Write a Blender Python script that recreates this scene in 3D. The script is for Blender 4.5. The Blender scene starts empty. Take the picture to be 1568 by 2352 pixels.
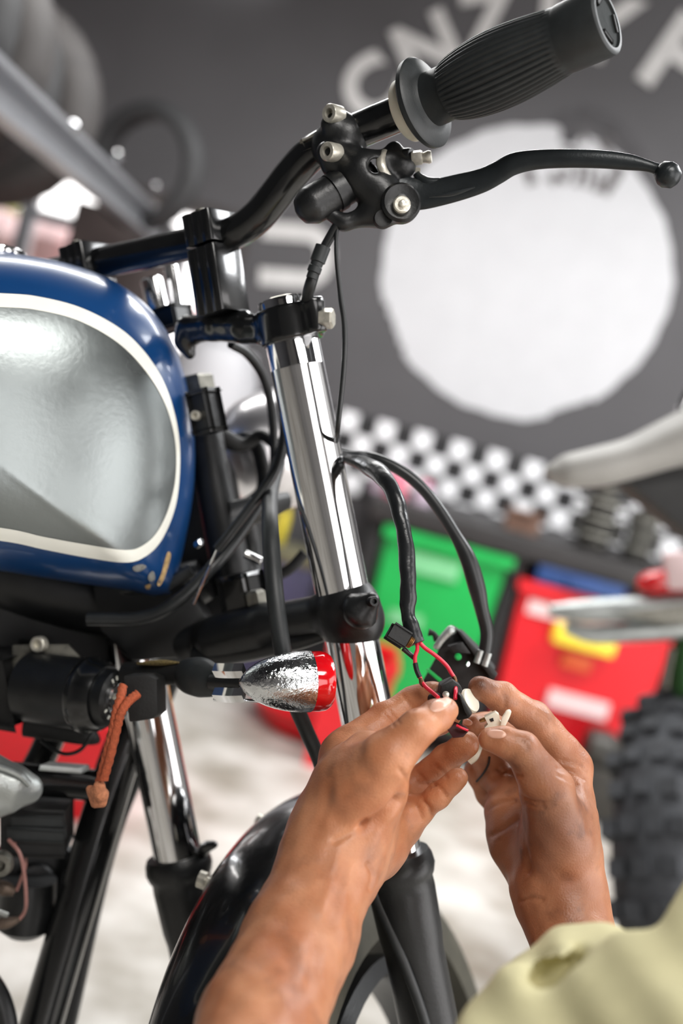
import bpy, bmesh, math, random
import numpy as np
from mathutils import Vector, Matrix
from mathutils.bvhtree import BVHTree

random.seed(7)
rng = np.random.default_rng(7)
scene = bpy.context.scene
col = scene.collection

# ------------------------------------------------------------------ camera
IMG_W, IMG_H = 1568.0, 2352.0
LENS, SENSOR = 40.0, 24.0
FPX = LENS / SENSOR * IMG_W
CAM_Z, PITCH, ROLL = 0.75, math.radians(-5.0), math.radians(15.0)
_f = Vector((0, math.cos(PITCH), math.sin(PITCH)))
_r0 = Vector((1, 0, 0))
_u0 = _r0.cross(_f)
_right = _r0 * math.cos(ROLL) + _u0 * math.sin(ROLL)
_up = -_r0 * math.sin(ROLL) + _u0 * math.cos(ROLL)
CAM = Vector((0, 0, CAM_Z))
cam_data = bpy.data.cameras.new('camera')
cam_data.sensor_fit = 'HORIZONTAL'
cam_data.sensor_width = SENSOR
cam_data.lens = LENS
cam_data.clip_start = 0.02
cam_data.dof.use_dof = True
cam_data.dof.focus_distance = 0.665
cam_data.dof.aperture_fstop = 3.3
cam = bpy.data.objects.new('camera', cam_data)
col.objects.link(cam)
cam.matrix_world = Matrix(((_right.x, _up.x, -_f.x, CAM.x), (_right.y, _up.y, -_f.y, CAM.y),
                           (_right.z, _up.z, -_f.z, CAM.z), (0, 0, 0, 1)))
scene.camera = cam

# ------------------------------------------------------------------ world, lamps, exposure
scene.view_settings.view_transform = 'Standard'
scene.view_settings.look = 'None'
scene.view_settings.gamma = 1.0
scene.view_settings.use_curve_mapping = False
scene.view_settings.exposure = 0.0

world = bpy.data.worlds.new('daylight')
scene.world = world
world.use_nodes = True
_bg = world.node_tree.nodes['Background']
_bg.inputs['Color'].default_value = (1.0, 0.97, 0.96, 1)
_bg.inputs['Strength'].default_value = 4.0


def area(name, loc, target, sx, sy, power, color=(1, 1, 1)):
    ld = bpy.data.lights.new(name, 'AREA')
    ld.shape = 'RECTANGLE'
    ld.size, ld.size_y = sx, sy
    ld.energy = power
    ld.color = color
    o = bpy.data.objects.new(name, ld)
    col.objects.link(o)
    o.location = loc
    d = (Vector(target) - Vector(loc)).normalized()
    o.rotation_euler = d.to_track_quat('-Z', 'Y').to_euler()
    return o


area('added_key_light', (0.30, -0.35, 1.90), (0.10, 0.55, 0.50), 0.9, 0.4, 20, (1.0, 0.97, 0.93))  # unseen lamp added above the camera to light hands and arms
area('ceiling_panel_light', (1.75, 1.75, 2.45), (1.55, 1.75, 0.0), 1.0, 0.9, 55, (0.97, 0.985, 1.0))
area('bench_tube_light', (0.55, 2.15, 1.80), (0.55, 2.15, 0.0), 1.9, 0.16, 23, (0.98, 0.985, 1.0))
area('added_floor_light', (-0.35, 1.70, 1.70), (-0.35, 1.70, 0.0), 1.2, 0.2, 19, (1.0, 0.99, 0.97))  # unseen lamp added to brighten the floor and its bounce


# ------------------------------------------------------------------ pixel / frame helpers
def D(x, y, z):
    """camera axes (right, down, forward) -> world direction"""
    return (_right * x - _up * y + _f * z)


def C(px, py, d):
    """point seen at photo pixel (px, py), d metres in front of the camera"""
    return CAM + D((px - IMG_W / 2) / FPX * d, (py - IMG_H / 2) / FPX * d, d)


def W(px, py, y):
    """point seen at pixel (px, py) on the upright plane world-Y = y"""
    v = D((px - IMG_W / 2) / FPX, (py - IMG_H / 2) / FPX, 1.0)
    return CAM + v * (y / v.y)


def G(px, py, z=0.0):
    v = D((px - IMG_W / 2) / FPX, (py - IMG_H / 2) / FPX, 1.0)
    return CAM + v * ((z - CAM_Z) / v.z)


def rp(r, d):
    return r * d / FPX


def proj(p):
    v = Vector(p) - CAM
    d = v.dot(_f)
    return (IMG_W / 2 + v.dot(_right) / d * FPX, IMG_H / 2 - v.dot(_up) / d * FPX, d)


def lin(c):
    c = c / 255.0
    return c / 12.92 if c <= 0.04045 else ((c + 0.055) / 1.055) ** 2.4


def rgb(r, g, b):
    return (lin(r), lin(g), lin(b), 1.0)


# ------------------------------------------------------------------ materials
MATS = {}


def mat(name, color, rough=0.5, metal=0.0, var=0.12, scale=30.0, bump=0.0, bscale=200.0, coat=0.0,
        sss=0.0, spec=0.5, stretch=None, color2=None, trans=0.0, rvar=0.0, emit=0.0):
    if name in MATS:
        return MATS[name]
    m = bpy.data.materials.new(name)
    m.use_nodes = True
    nt = m.node_tree
    b = nt.nodes['Principled BSDF']
    tc = nt.nodes.new('ShaderNodeTexCoord')
    vec = tc.outputs['Object']
    if stretch:
        mp = nt.nodes.new('ShaderNodeMapping')
        mp.inputs['Scale'].default_value = stretch
        nt.links.new(vec, mp.inputs['Vector'])
        vec = mp.outputs['Vector']
    n = nt.nodes.new('ShaderNodeTexNoise')
    n.inputs['Scale'].default_value = scale
    n.inputs['Detail'].default_value = 5.0
    nt.links.new(vec, n.inputs['Vector'])
    mix = nt.nodes.new('ShaderNodeMixRGB')
    ramp = nt.nodes.new('ShaderNodeMapRange')
    ramp.inputs['From Min'].default_value = 0.3
    ramp.inputs['From Max'].default_value = 0.7
    nt.links.new(n.outputs['Fac'], ramp.inputs['Value'])
    nt.links.new(ramp.outputs['Result'], mix.inputs['Fac'])
    c1 = tuple(max(0.0, x * (1 - var)) for x in color[:3]) + (1,)
    c2 = tuple(min(1.0, x * (1 + var)) for x in color[:3]) + (1,)
    if color2:
        c1, c2 = color, color2
    mix.inputs['Color1'].default_value = c1
    mix.inputs['Color2'].default_value = c2
    nt.links.new(mix.outputs['Color'], b.inputs['Base Color'])
    b.inputs['Roughness'].default_value = rough
    b.inputs['Metallic'].default_value = metal
    b.inputs['Specular IOR Level'].default_value = spec
    if rvar:
        mr = nt.nodes.new('ShaderNodeMapRange')
        mr.inputs['From Min'].default_value = 0.3
        mr.inputs['From Max'].default_value = 0.7
        mr.inputs['To Min'].default_value = max(0.02, rough - rvar)
        mr.inputs['To Max'].default_value = rough + rvar
        nt.links.new(n.outputs['Fac'], mr.inputs['Value'])
        nt.links.new(mr.outputs['Result'], b.inputs['Roughness'])
    if coat:
        b.inputs['Coat Weight'].default_value = coat
        b.inputs['Coat Roughness'].default_value = 0.06
    if sss:
        b.inputs['Subsurface Weight'].default_value = sss
        b.inputs['Subsurface Radius'].default_value = (0.012, 0.005, 0.003)
        b.inputs['Subsurface Scale'].default_value = 0.6
    if trans:
        b.inputs['Transmission Weight'].default_value = trans
    if emit:
        nt.links.new(mix.outputs['Color'], b.inputs['Emission Color'])
        b.inputs['Emission Strength'].default_value = emit
    if bump:
        n2 = nt.nodes.new('ShaderNodeTexNoise')
        n2.inputs['Scale'].default_value = bscale
        n2.inputs['Detail'].default_value = 4.0
        nt.links.new(vec, n2.inputs['Vector'])
        bp = nt.nodes.new('ShaderNodeBump')
        bp.inputs['Strength'].default_value = bump
        bp.inputs['Distance'].default_value = 0.001
        nt.links.new(n2.outputs['Fac'], bp.inputs['Height'])
        nt.links.new(bp.outputs['Normal'], b.inputs['Normal'])
    MATS[name] = m
    return m


M_BLACK = mat('gloss_black_paint', rgb(16, 17, 18), 0.22, 0, 0.2, 60, 0.05, 400, coat=0.5)
M_SATIN = mat('satin_black_paint', rgb(22, 23, 24), 0.38, 0, 0.25, 80, 0.15, 500)
M_MATTE = mat('matte_black_plastic', rgb(20, 20, 20), 0.62, 0, 0.3, 90, 0.2, 600)
M_RUBBER = mat('black_rubber', rgb(36, 39, 40), 0.48, 0, 0.2, 120, 0.1, 900)
M_CABLE = mat('black_cable_sheath', rgb(30, 32, 33), 0.35, 0, 0.2, 150)
M_CHROME = mat('chrome', (0.82, 0.82, 0.83, 1), 0.05, 1.0, 0.04, 30)
M_CHROME_P = mat('pitted_chrome', (0.80, 0.82, 0.83, 1), 0.10, 1.0, 0.10, 160, 0.6, 420, rvar=0.08)
M_STEEL = mat('zinc_steel', rgb(200, 196, 184), 0.36, 0.6, 0.25, 160, 0.2, 500)
M_DULL = mat('dull_steel', rgb(120, 118, 110), 0.45, 0.8, 0.3, 150, 0.2, 500)
M_ALU = mat('cast_aluminium', rgb(176, 180, 178), 0.42, 0.8, 0.12, 80, 0.3, 600)
M_BLUE = mat('blue_tank_paint', rgb(12, 60, 112), 0.30, 0.0, 0.08, 20, coat=0.35)
M_CREAM = mat('cream_pinstripe_paint', rgb(244, 244, 234), 0.4, 0.0, 0.03, 40)
M_PANEL = mat('brushed_knee_panel', rgb(140, 146, 146), 0.34, 0.88, 0.14, 14, 0.12, 260, rvar=0.08)
M_WHITE = mat('white_nylon', rgb(228, 222, 205), 0.5, 0, 0.08, 60, sss=0.2)
M_REDLENS = mat('red_lens', rgb(214, 10, 22), 0.12, 0, 0.15, 50, coat=0.8, sss=0.3)
M_REDWIRE = mat('red_wire', rgb(226, 40, 66), 0.35, 0, 0.1, 200)
M_CORD = mat('orange_cord', rgb(186, 92, 58), 0.8, 0, 0.2, 500, 0.8, 900)
M_COPPER = mat('scorched_copper', rgb(120, 84, 58), 0.5, 0.6, 0.4, 400)
M_BROWNW = mat('brown_wire', rgb(158, 112, 104), 0.5, 0, 0.1, 200)
M_LEVER = mat('black_lever_enamel', rgb(38, 42, 44), 0.33, 0.3, 0.15, 120, 0.1, 700)
M_ENDCAP = mat('dull_grip_end', rgb(30, 34, 34), 0.75, 0, 0.2, 120, 0.2, 700, spec=0.2)
M_SKIN = None


# ------------------------------------------------------------------ mesh helpers
ORIG = {}


class MB:
    def __init__(self):
        self.v, self.f = [], []

    def add(self, verts, faces):
        o = len(self.v)
        self.v += [tuple(x) for x in verts]
        self.f += [tuple(i + o for i in fc) for fc in faces]
        return self


def obj(name, geo, material, parent=None, smooth=35, origin=None):
    """link geometry (MB / (verts, faces) / bmesh, in world space) as ONE mesh object"""
    me = bpy.data.meshes.new(name)
    if isinstance(geo, MB):
        me.from_pydata(geo.v, [], geo.f)
    elif isinstance(geo, bmesh.types.BMesh):
        geo.to_mesh(me)
        geo.free()
    else:
        me.from_pydata([tuple(x) for x in geo[0]], [], [tuple(x) for x in geo[1]])
    n = len(me.vertices)
    co = np.empty(n * 3, np.float64)
    me.vertices.foreach_get('co', co)
    co = co.reshape(-1, 3)
    ctr = (co.min(0) + co.max(0)) / 2 if origin is None else np.array(origin)
    me.vertices.foreach_set('co', (co - ctr).ravel())
    bm = bmesh.new()
    bm.from_mesh(me)
    bmesh.ops.recalc_face_normals(bm, faces=bm.faces)
    bm.to_mesh(me)
    bm.free()
    me.update()
    if smooth:
        me.polygons.foreach_set('use_smooth', [True] * len(me.polygons))
        me.set_sharp_from_angle(angle=math.radians(smooth))
    me.materials.append(material)
    o = bpy.data.objects.new(name, me)
    col.objects.link(o)
    place(o, Vector(ctr), parent)
    return o


def place(o, loc, parent=None):
    ORIG[o.name] = Vector(loc)
    if parent is not None:
        o.parent = parent
        o.location = Vector(loc) - ORIG[parent.name]
    else:
        o.location = loc


def copy_obj(src, loc, parent=None):
    o = src.copy()
    col.objects.link(o)
    o.parent = None
    place(o, loc, parent)
    return o


def thing(name, loc, label, cat, group=None):
    o = bpy.data.objects.new(name, None)
    o.empty_display_size = 0.05
    col.objects.link(o)
    place(o, Vector(loc))
    tag(o, label, cat, group)
    return o


def tag(o, label=None, cat=None, group=None, kind=None):
    if label:
        o['label'] = label
    if cat:
        o['category'] = cat
    if group:
        o['group'] = group
    if kind:
        o['kind'] = kind
    return o


def catmull(P, n=8, closed=False):
    P = np.array([list(p) for p in P], float)
    N = len(P)
    out = []
    last = N if closed else N - 1
    for i in range(last):
        if closed:
            p0, p1, p2, p3 = P[(i - 1) % N], P[i], P[(i + 1) % N], P[(i + 2) % N]
        else:
            p1, p2 = P[i], P[i + 1]
            p0 = P[i - 1] if i > 0 else 2 * p1 - p2
            p3 = P[i + 2] if i + 2 < N else 2 * p2 - p1
        for k in range(n):
            t = k / n
            out.append(0.5 * ((2 * p1) + (-p0 + p2) * t + (2 * p0 - 5 * p1 + 4 * p2 - p3) * t * t
                              + (-p0 + 3 * p1 - 3 * p2 + p3) * t ** 3))
    if not closed:
        out.append(P[-1])
    return np.array(out)


def frames(pts, up=None):
    T = np.gradient(pts, axis=0)
    T /= np.linalg.norm(T, axis=1)[:, None] + 1e-12
    a = np.array(up if up is not None else ((0, 0, 1) if abs(T[0][2]) < 0.9 else (1, 0, 0)), float)
    Ns = []
    n = a - T[0] * a.dot(T[0])
    n /= np.linalg.norm(n)
    for t in T:
        if up is not None:
            n = np.array(up, float)
        n = n - t * n.dot(t)
        n /= np.linalg.norm(n) + 1e-12
        Ns.append(n)
    Ns = np.array(Ns)
    return T, Ns, np.cross(T, Ns)


def tube_geo(pts, radii, seg=16, n=8, flat=None, up=None, cap=True, mod=None, round_end=False):
    """sweep a circle (or ellipse: flat scales the side axis) along a smooth path; radii in metres"""
    pts = [Vector(p) for p in pts]
    if not hasattr(radii, '__len__'):
        radii = [radii] * len(pts)
    flat = flat if flat is not None else 1.0
    fl = flat if hasattr(flat, '__len__') else [flat] * len(pts)
    A = np.array([list(p) + [r, q] for p, r, q in zip(pts, radii, fl)])
    S = catmull(A, n) if n > 1 else A
    X, Rr, Fl = S[:, :3], S[:, 3], S[:, 4]
    T, N, B = frames(X, up)
    if round_end:
        ex, er, ef = [], [], []
        for e, sgn in ((0, -1), (-1, 1)):
            for a in (0.5, 0.8, 0.95):
                ex.append((e, X[e] + sgn * T[e] * Rr[e] * 0.8 * math.sin(a * math.pi / 2), Rr[e] * math.cos(a * math.pi / 2), Fl[e]))
        st = [z for z in ex[:3]][::-1]
        en = ex[3:]
        X = np.vstack([[z[1] for z in st], X, [z[1] for z in en]])
        Rr = np.concatenate([[z[2] for z in st], Rr, [z[2] for z in en]])
        Fl = np.concatenate([[z[3] for z in st], Fl, [z[3] for z in en]])
        T = np.vstack([[T[0]] * 3, T, [T[-1]] * 3])
        N = np.vstack([[N[0]] * 3, N, [N[-1]] * 3])
        B = np.vstack([[B[0]] * 3, B, [B[-1]] * 3])
    th = np.linspace(0, 2 * math.pi, seg, endpoint=False)
    V, Fc = [], []
    for i in range(len(X)):
        for k, t in enumerate(th):
            s = 1.0 if mod is None else mod(i / (len(X) - 1), t)
            V.append(X[i] + N[i] * math.cos(t) * Rr[i] * s + B[i] * math.sin(t) * Rr[i] * s * Fl[i])
    for i in range(len(X) - 1):
        for k in range(seg):
            a, b = i * seg + k, i * seg + (k + 1) % seg
            Fc.append((a, b, b + seg, a + seg))
    if cap:
        Fc.append(tuple(range(seg))[::-1])
        Fc.append(tuple((len(X) - 1) * seg + k for k in range(seg)))
    return V, Fc


def tube(name, pts, radii, m, parent=None, seg=16, n=8, **kw):
    return obj(name, tube_geo(pts, radii, seg, n, **kw), m, parent, 50)


def lathe_geo(o, axis, prof, seg=32, mod=None, ref=None, close=False, flat=1.0):
    """prof: list of (t, r) in metres along axis from o"""
    o = np.array(o, float)
    a = np.array(axis, float)
    a /= np.linalg.norm(a)
    rf = np.array(ref if ref is not None else ((0, 0, 1) if abs(a[2]) < 0.9 else (1, 0, 0)), float)
    n = rf - a * a.dot(rf)
    n /= np.linalg.norm(n)
    b = np.cross(a, n)
    V, Fc = [], []
    for (t, r) in prof:
        for k in range(seg):
            th = 2 * math.pi * k / seg
            s = 1.0 if mod is None else mod(t, th)
            V.append(o + a * t + (n * math.cos(th) + b * math.sin(th) * flat) * max(r, 1e-5) * s)
    m = len(prof)
    for i in range(m - 1):
        for k in range(seg):
            p, q = i * seg + k, i * seg + (k + 1) % seg
            Fc.append((p, q, q + seg, p + seg))
    if close:
        for k in range(seg):
            p, q = (m - 1) * seg + k, (m - 1) * seg + (k + 1) % seg
            Fc.append((p, q, (k + 1) % seg, k))
    else:
        Fc.append(tuple(range(seg))[::-1])
        Fc.append(tuple((m - 1) * seg + k for k in range(seg)))
    return V, Fc


def lathe(name, o, axis, prof, m, parent=None, seg=32, smooth=35, **kw):
    return obj(name, lathe_geo(o, axis, prof, seg, **kw), m, parent, smooth)


def cyl(name, p, q, r, m, parent=None, seg=28, bev=None):
    p, q = Vector(p), Vector(q)
    L = (q - p).length
    bv = bev if bev is not None else min(r * 0.12, L * 0.2)
    return lathe(name, p, q - p, [(0, r - bv), (bv, r), (L - bv, r), (L, r - bv)], m, parent, seg)


def box_bm(center, ax, ay, az, size, bev=0.0, seg=2):
    ax, ay, az = Vector(ax).normalized(), Vector(ay).normalized(), Vector(az).normalized()
    bm = bmesh.new()
    bmesh.ops.create_cube(bm, size=1.0)
    for v in bm.verts:
        x, y, z = v.co
        v.co = Vector(center) + ax * x * size[0] + ay * y * size[1] + az * z * size[2]
    if bev:
        bmesh.ops.bevel(bm, geom=list(bm.edges), offset=bev, segments=seg, profile=0.6, affect='EDGES')
    return bm


def box(name, center, ax, ay, az, size, m, parent=None, bev=0.0, seg=2):
    return obj(name, box_bm(center, ax, ay, az, size, bev, seg), m, parent, 35)


WX, WY, WZ = Vector((1, 0, 0)), Vector((0, 1, 0)), Vector((0, 0, 1))


def wbox(name, lo, hi, m, parent=None, bev=0.0):
    lo, hi = Vector(lo), Vector(hi)
    return box(name, (lo + hi) / 2, WX, WY, WZ, hi - lo, m, parent, bev)


def prism_bm(pts, off, bev=0.0):
    """extrude a closed outline of world points by the vector off"""
    bm = bmesh.new()
    vs = [bm.verts.new(Vector(p)) for p in pts]
    f = bm.faces.new(vs)
    r = bmesh.ops.extrude_face_region(bm, geom=[f])
    for g in r['geom']:
        if isinstance(g, bmesh.types.BMVert):
            g.co += Vector(off)
    bmesh.ops.recalc_face_normals(bm, faces=bm.faces)
    if bev:
        ed = [e for e in bm.edges if len(e.link_faces) == 2 and e.calc_face_angle() > 0.6]
        bmesh.ops.bevel(bm, geom=ed, offset=bev, segments=2, profile=0.6, affect='EDGES')
    return bm


def prism(name, pts, off, m, parent=None, bev=0.0):
    return obj(name, prism_bm(pts, off, bev), m, parent, 35)


def hex_geo(o, axis, r, h, ch=0.15):
    a = Vector(axis).normalized()
    return lathe_geo(o, a, [(0, r), (h * (1 - ch), r), (h, r * 0.86)], 6)


def socket_bolt(name, o, axis, r, h, m, parent):
    """cap screw whose hexagon socket opens at the far end of axis"""
    a = np.array(Vector(axis).normalized())
    V, Fc = lathe_geo(o, a, [(0, r * 0.96), (0, r), (h * 0.9, r), (h, r * 0.9), (h, r * 0.52), (h * 0.45, r * 0.48), (h * 0.45, 0.0)], 24)
    return obj(name, (V, Fc), m, parent, 30)


# ------------------------------------------------------------------ signed distance modelling
def sd_cone(P, a, b, r1, r2):
    ba = b - a
    l2 = float(ba.dot(ba))
    if l2 < 1e-10:
        return np.sqrt(((P - a) ** 2).sum(-1)) - max(r1, r2)
    t = np.clip(((P - a) @ ba) / l2, 0, 1)
    q = P - a - t[..., None] * ba
    return np.sqrt((q * q).sum(-1)) - (r1 + (r2 - r1) * t)


def smin(a, b, k):
    h = np.clip(0.5 + 0.5 * (b - a) / k, 0, 1)
    return b + (a - b) * h - k * h * (1 - h)


def smax(a, b, k):
    return -smin(-a, -b, k)


def surface_nets(field, lo, hi, h):
    """field(P[N,3]) -> distances; returns verts, quads of the zero surface"""
    lo, hi = np.array(lo, float), np.array(hi, float)
    n = np.ceil((hi - lo) / h).astype(int) + 1
    xs = [lo[i] + h * np.arange(n[i]) for i in range(3)]
    # coarse pass: only evaluate finely where the surface may be
    S = 6
    vals = np.full(n, 1.0, np.float32)
    cb = [np.arange(0, n[i], S) for i in range(3)]
    cc = np.stack(np.meshgrid(*[lo[i] + h * (cb[i] + S / 2 - 0.5) for i in range(3)], indexing='ij'), -1)
    cd = field(cc.reshape(-1, 3)).reshape(cc.shape[:3])
    rad = h * S * 0.9 + h * 2
    vals_c = np.sign(cd)
    act = np.argwhere(np.abs(cd) < rad * 1.35)
    vals = np.repeat(np.repeat(np.repeat(np.where(cd < 0, -1.0, 1.0), S, 0), S, 1), S, 2)[:n[0], :n[1], :n[2]].astype(np.float32)
    offs = np.stack(np.meshgrid(*[np.arange(S)] * 3, indexing='ij'), -1).reshape(-1, 3)
    idx = (act[:, None, :] * S + offs[None]).reshape(-1, 3)
    idx = idx[(idx < n).all(1)]
    for s in range(0, len(idx), 400000):
        ii = idx[s:s + 400000]
        vals[ii[:, 0], ii[:, 1], ii[:, 2]] = field(lo + h * ii)
    sg = vals < 0
    c = [sg[dx:n[0] - 1 + dx, dy:n[1] - 1 + dy, dz:n[2] - 1 + dz] for dx in (0, 1) for dy in (0, 1) for dz in (0, 1)]
    tot = sum(x.astype(np.int8) for x in c)
    cells = np.argwhere((tot > 0) & (tot < 8))
    vid = np.full([k - 1 for k in n], -1, np.int64)
    vid[cells[:, 0], cells[:, 1], cells[:, 2]] = np.arange(len(cells))
    acc = np.zeros((len(cells), 3))
    cnt = np.zeros(len(cells))
    cor = [(dx, dy, dz) for dx in (0, 1) for dy in (0, 1) for dz in (0, 1)]
    for a in range(8):
        for b in range(a + 1, 8):
            da = np.array(cor[a])
            db = np.array(cor[b])
            if np.abs(da - db).sum() != 1:
                continue
            va = vals[tuple((cells + da).T)]
            vb = vals[tuple((cells + db).T)]
            mk = (va < 0) != (vb < 0)
            t = np.where(mk, va / np.where(mk, va - vb, 1), 0)
            acc += np.where(mk[:, None], da + t[:, None] * (db - da), 0)
            cnt += mk
    V = lo + h * (cells + acc / np.maximum(cnt, 1)[:, None])
    Q = []
    for ax in range(3):
        u, w = (ax + 1) % 3, (ax + 2) % 3
        s0 = [slice(None)] * 3
        s1 = [slice(None)] * 3
        s0[ax] = slice(0, -1)
        s1[ax] = slice(1, None)
        diff = sg[tuple(s0)] != sg[tuple(s1)]
        e = np.argwhere(diff)
        e = e[(e[:, u] > 0) & (e[:, w] > 0) & (e[:, u] < n[u] - 1) & (e[:, w] < n[w] - 1)]
        du = np.zeros(3, int)
        du[u] = 1
        dw = np.zeros(3, int)
        dw[w] = 1
        q = np.stack([vid[tuple((e - du - dw).T)], vid[tuple((e - dw).T)], vid[tuple(e.T)], vid[tuple((e - du).T)]], 1)
        flip = sg[tuple(e.T)]
        q = np.where(flip[:, None], q, q[:, ::-1])
        Q.append(q)
    Q = np.vstack(Q)
    Q = Q[(Q >= 0).all(1)]
    return V, Q


def camspace(px, py, d):
    return np.array([(px - IMG_W / 2) / FPX * d, (py - IMG_H / 2) / FPX * d, d])


CAMB = np.array([list(_right), list(-_up), list(_f)])       # rows: camera axes in the world


def cam2world(V):
    return V @ CAMB + np.array(CAM)


def vert_normals(V, Q):
    nrm = np.zeros_like(V)
    fn = np.cross(V[Q[:, 2]] - V[Q[:, 0]], V[Q[:, 3]] - V[Q[:, 1]])
    for k in range(4):
        np.add.at(nrm, Q[:, k], fn)
    return nrm / (np.linalg.norm(nrm, axis=1)[:, None] + 1e-15)


def laplace(V, Q, it=1, f=0.5):
    for _ in range(it):
        s = np.zeros_like(V)
        c = np.zeros(len(V))
        for k in range(4):
            a, b = Q[:, k], Q[:, (k + 1) % 4]
            np.add.at(s, a, V[b])
            np.add.at(s, b, V[a])
            np.add.at(c, a, 1)
            np.add.at(c, b, 1)
        V = V + f * (s / np.maximum(c, 1)[:, None] - V)
    return V


def chain(prims):
    """[(px,py,d,r_px), ...] -> list of round cones in camera space"""
    out = []
    for (a, b) in zip(prims[:-1], prims[1:]):
        out.append((camspace(*a[:3]), camspace(*b[:3]), rp(a[3], a[2]), rp(b[3], b[2])))
    if len(prims) == 1:
        a = prims[0]
        out.append((camspace(*a[:3]), camspace(*a[:3]), rp(a[3], a[2]), rp(a[3], a[2])))
    return out


def eval_chain(P, cones, k=0.002):
    d = None
    for (a, b, r1, r2) in cones:
        e = sd_cone(P, a, b, r1, r2)
        d = e if d is None else smin(d, e, k)
    return d


def blob(name, chains, m, parent=None, k=0.004, kin=0.003, h=0.0016, cut=None, smooth_it=1, extra=None, cutk=None):
    """smooth union of chains of round cones given in pixels + depth"""
    cs = [chain(c) for c in chains]
    pts = [p for c in cs for (a, b, r1, r2) in c for p in (a - max(r1, r2), a + max(r1, r2), b - max(r1, r2), b + max(r1, r2))]
    lo, hi = np.min(pts, 0) - 0.006, np.max(pts, 0) + 0.006

    def fld(P):
        d = None
        for c in cs:
            e = eval_chain(P, c, kin)
            d = e if d is None else smin(d, e, k)
        if cut:
            for c in cut:
                d = smax(d, -eval_chain(P, chain(c), kin), cutk or k * 0.7)
        if extra:
            d = extra(P, d)
        return d
    V, Q = surface_nets(fld, lo, hi, h)
    V = laplace(V, Q, smooth_it)
    return obj(name, (cam2world(V), Q.tolist()), m, parent, 60)

# ================================================================== the setting
YW = 3.2
M_WALL = mat('charcoal_wall_paint', rgb(75, 73, 75), 0.6, 0, 0.06, 6, 0.15, 60)
M_DARKWALL = mat('dark_left_wall_paint', rgb(52, 52, 55), 0.7, 0, 0.15, 5)
M_GREYWALL = mat('grey_side_wall_paint', rgb(140, 138, 136), 0.7, 0, 0.15, 5)
M_CEIL = mat('black_ceiling_paint', rgb(36, 37, 40), 0.8, 0, 0.1, 5)
M_FLOOR = mat('pale_worn_concrete', rgb(146, 140, 128), 0.55, 0, 0.1, 8, 0.3, 40,
              color2=rgb(212, 209, 203), rvar=0.1)
M_SIGNW = mat('white_wall_paint', rgb(196, 196, 198), 0.6, 0, 0.03, 12)
M_LETTER = mat('pale_grey_wall_paint', rgb(200, 198, 196), 0.65, 0, 0.08, 20)
M_STROKE = mat('grey_brush_paint', rgb(96, 92, 92), 0.7, 0, 0.3, 40)

fl = wbox('floor', (-3.2, -2.2, -0.05), (2.6, 4.6, 0.0), M_FLOOR)
tag(fl, kind='structure')
ce = wbox('ceiling', (-2.2, -2.2, 2.62), (2.6, YW + 0.12, 2.7), M_CEIL)
tag(ce, kind='structure')

WX0, WX1, WZ0, WZ1 = -1.75, -0.44, 0.35, 1.20       # window opening
mb = MB()


def mbox(mb, lo, hi):
    x0, y0, z0 = lo
    x1, y1, z1 = hi
    mb.add([(x0, y0, z0), (x1, y0, z0), (x1, y1, z0), (x0, y1, z0), (x0, y0, z1), (x1, y0, z1), (x1, y1, z1), (x0, y1, z1)],
           [(0, 3, 2, 1), (4, 5, 6, 7), (0, 1, 5, 4), (1, 2, 6, 5), (2, 3, 7, 6), (3, 0, 4, 7)])


mbox(mb, (WX1, YW, 0), (2.6, YW + 0.1, 2.62))
mbox(mb, (-2.2, YW, 0), (WX0, YW + 0.1, 2.62))
mbox(mb, (WX0, YW, WZ1), (WX1, YW + 0.1, 2.62))
mbox(mb, (WX0, YW, 0), (WX1, YW + 0.1, WZ0))
wall_back = obj('wall_back', mb, M_WALL, None, 0)
tag(wall_back, kind='structure')
wl = wbox('wall_left', (-2.3, -2.2, 0), (-2.2, YW + 0.1, 2.62), M_DARKWALL)
tag(wl, kind='structure')
# right wall with an unseen opening, added to let in key daylight
mb = MB()
mbox(mb, (2.5, 1.15, 0), (2.6, YW, 2.62))
mbox(mb, (2.5, -2.2, 0), (2.6, -1.2, 2.62))
mbox(mb, (2.5, -1.2, 2.1), (2.6, 1.15, 2.62))
wr = obj('wall_right', mb, M_GREYWALL, None, 0)
tag(wr, kind='structure')
mb = MB()
mbox(mb, (-2.2, -2.3, 0), (0.95, -2.2, 2.62))
mbox(mb, (0.95, -2.3, 2.1), (2.5, -2.2, 2.62))  # doorway behind the camera is added, unseen, for frontal fill daylight
wf = obj('wall_front', mb, M_GREYWALL, None, 0)
tag(wf, kind='structure')

M_FRAME = mat('dark_window_frame', rgb(58, 52, 50), 0.5, 0, 0.15, 20)
mb = MB()
t = 0.035
mbox(mb, (WX0, YW - 0.01, WZ0), (WX0 + t, YW + 0.06, WZ1))
mbox(mb, (WX1 - t, YW - 0.01, WZ0), (WX1, YW + 0.06, WZ1))
mbox(mb, (WX0, YW - 0.01, WZ1 - t), (WX1, YW + 0.06, WZ1))
mbox(mb, (WX0, YW - 0.01, WZ0), (WX1, YW + 0.06, WZ0 + t))
win = obj('window_1', mb, M_FRAME, None, 0)
tag(win, kind='structure')
wbox('window_mullion', (-0.87, YW - 0.008, WZ0 + t), (-0.84, YW + 0.05, WZ1 - t), M_FRAME, win)

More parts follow.
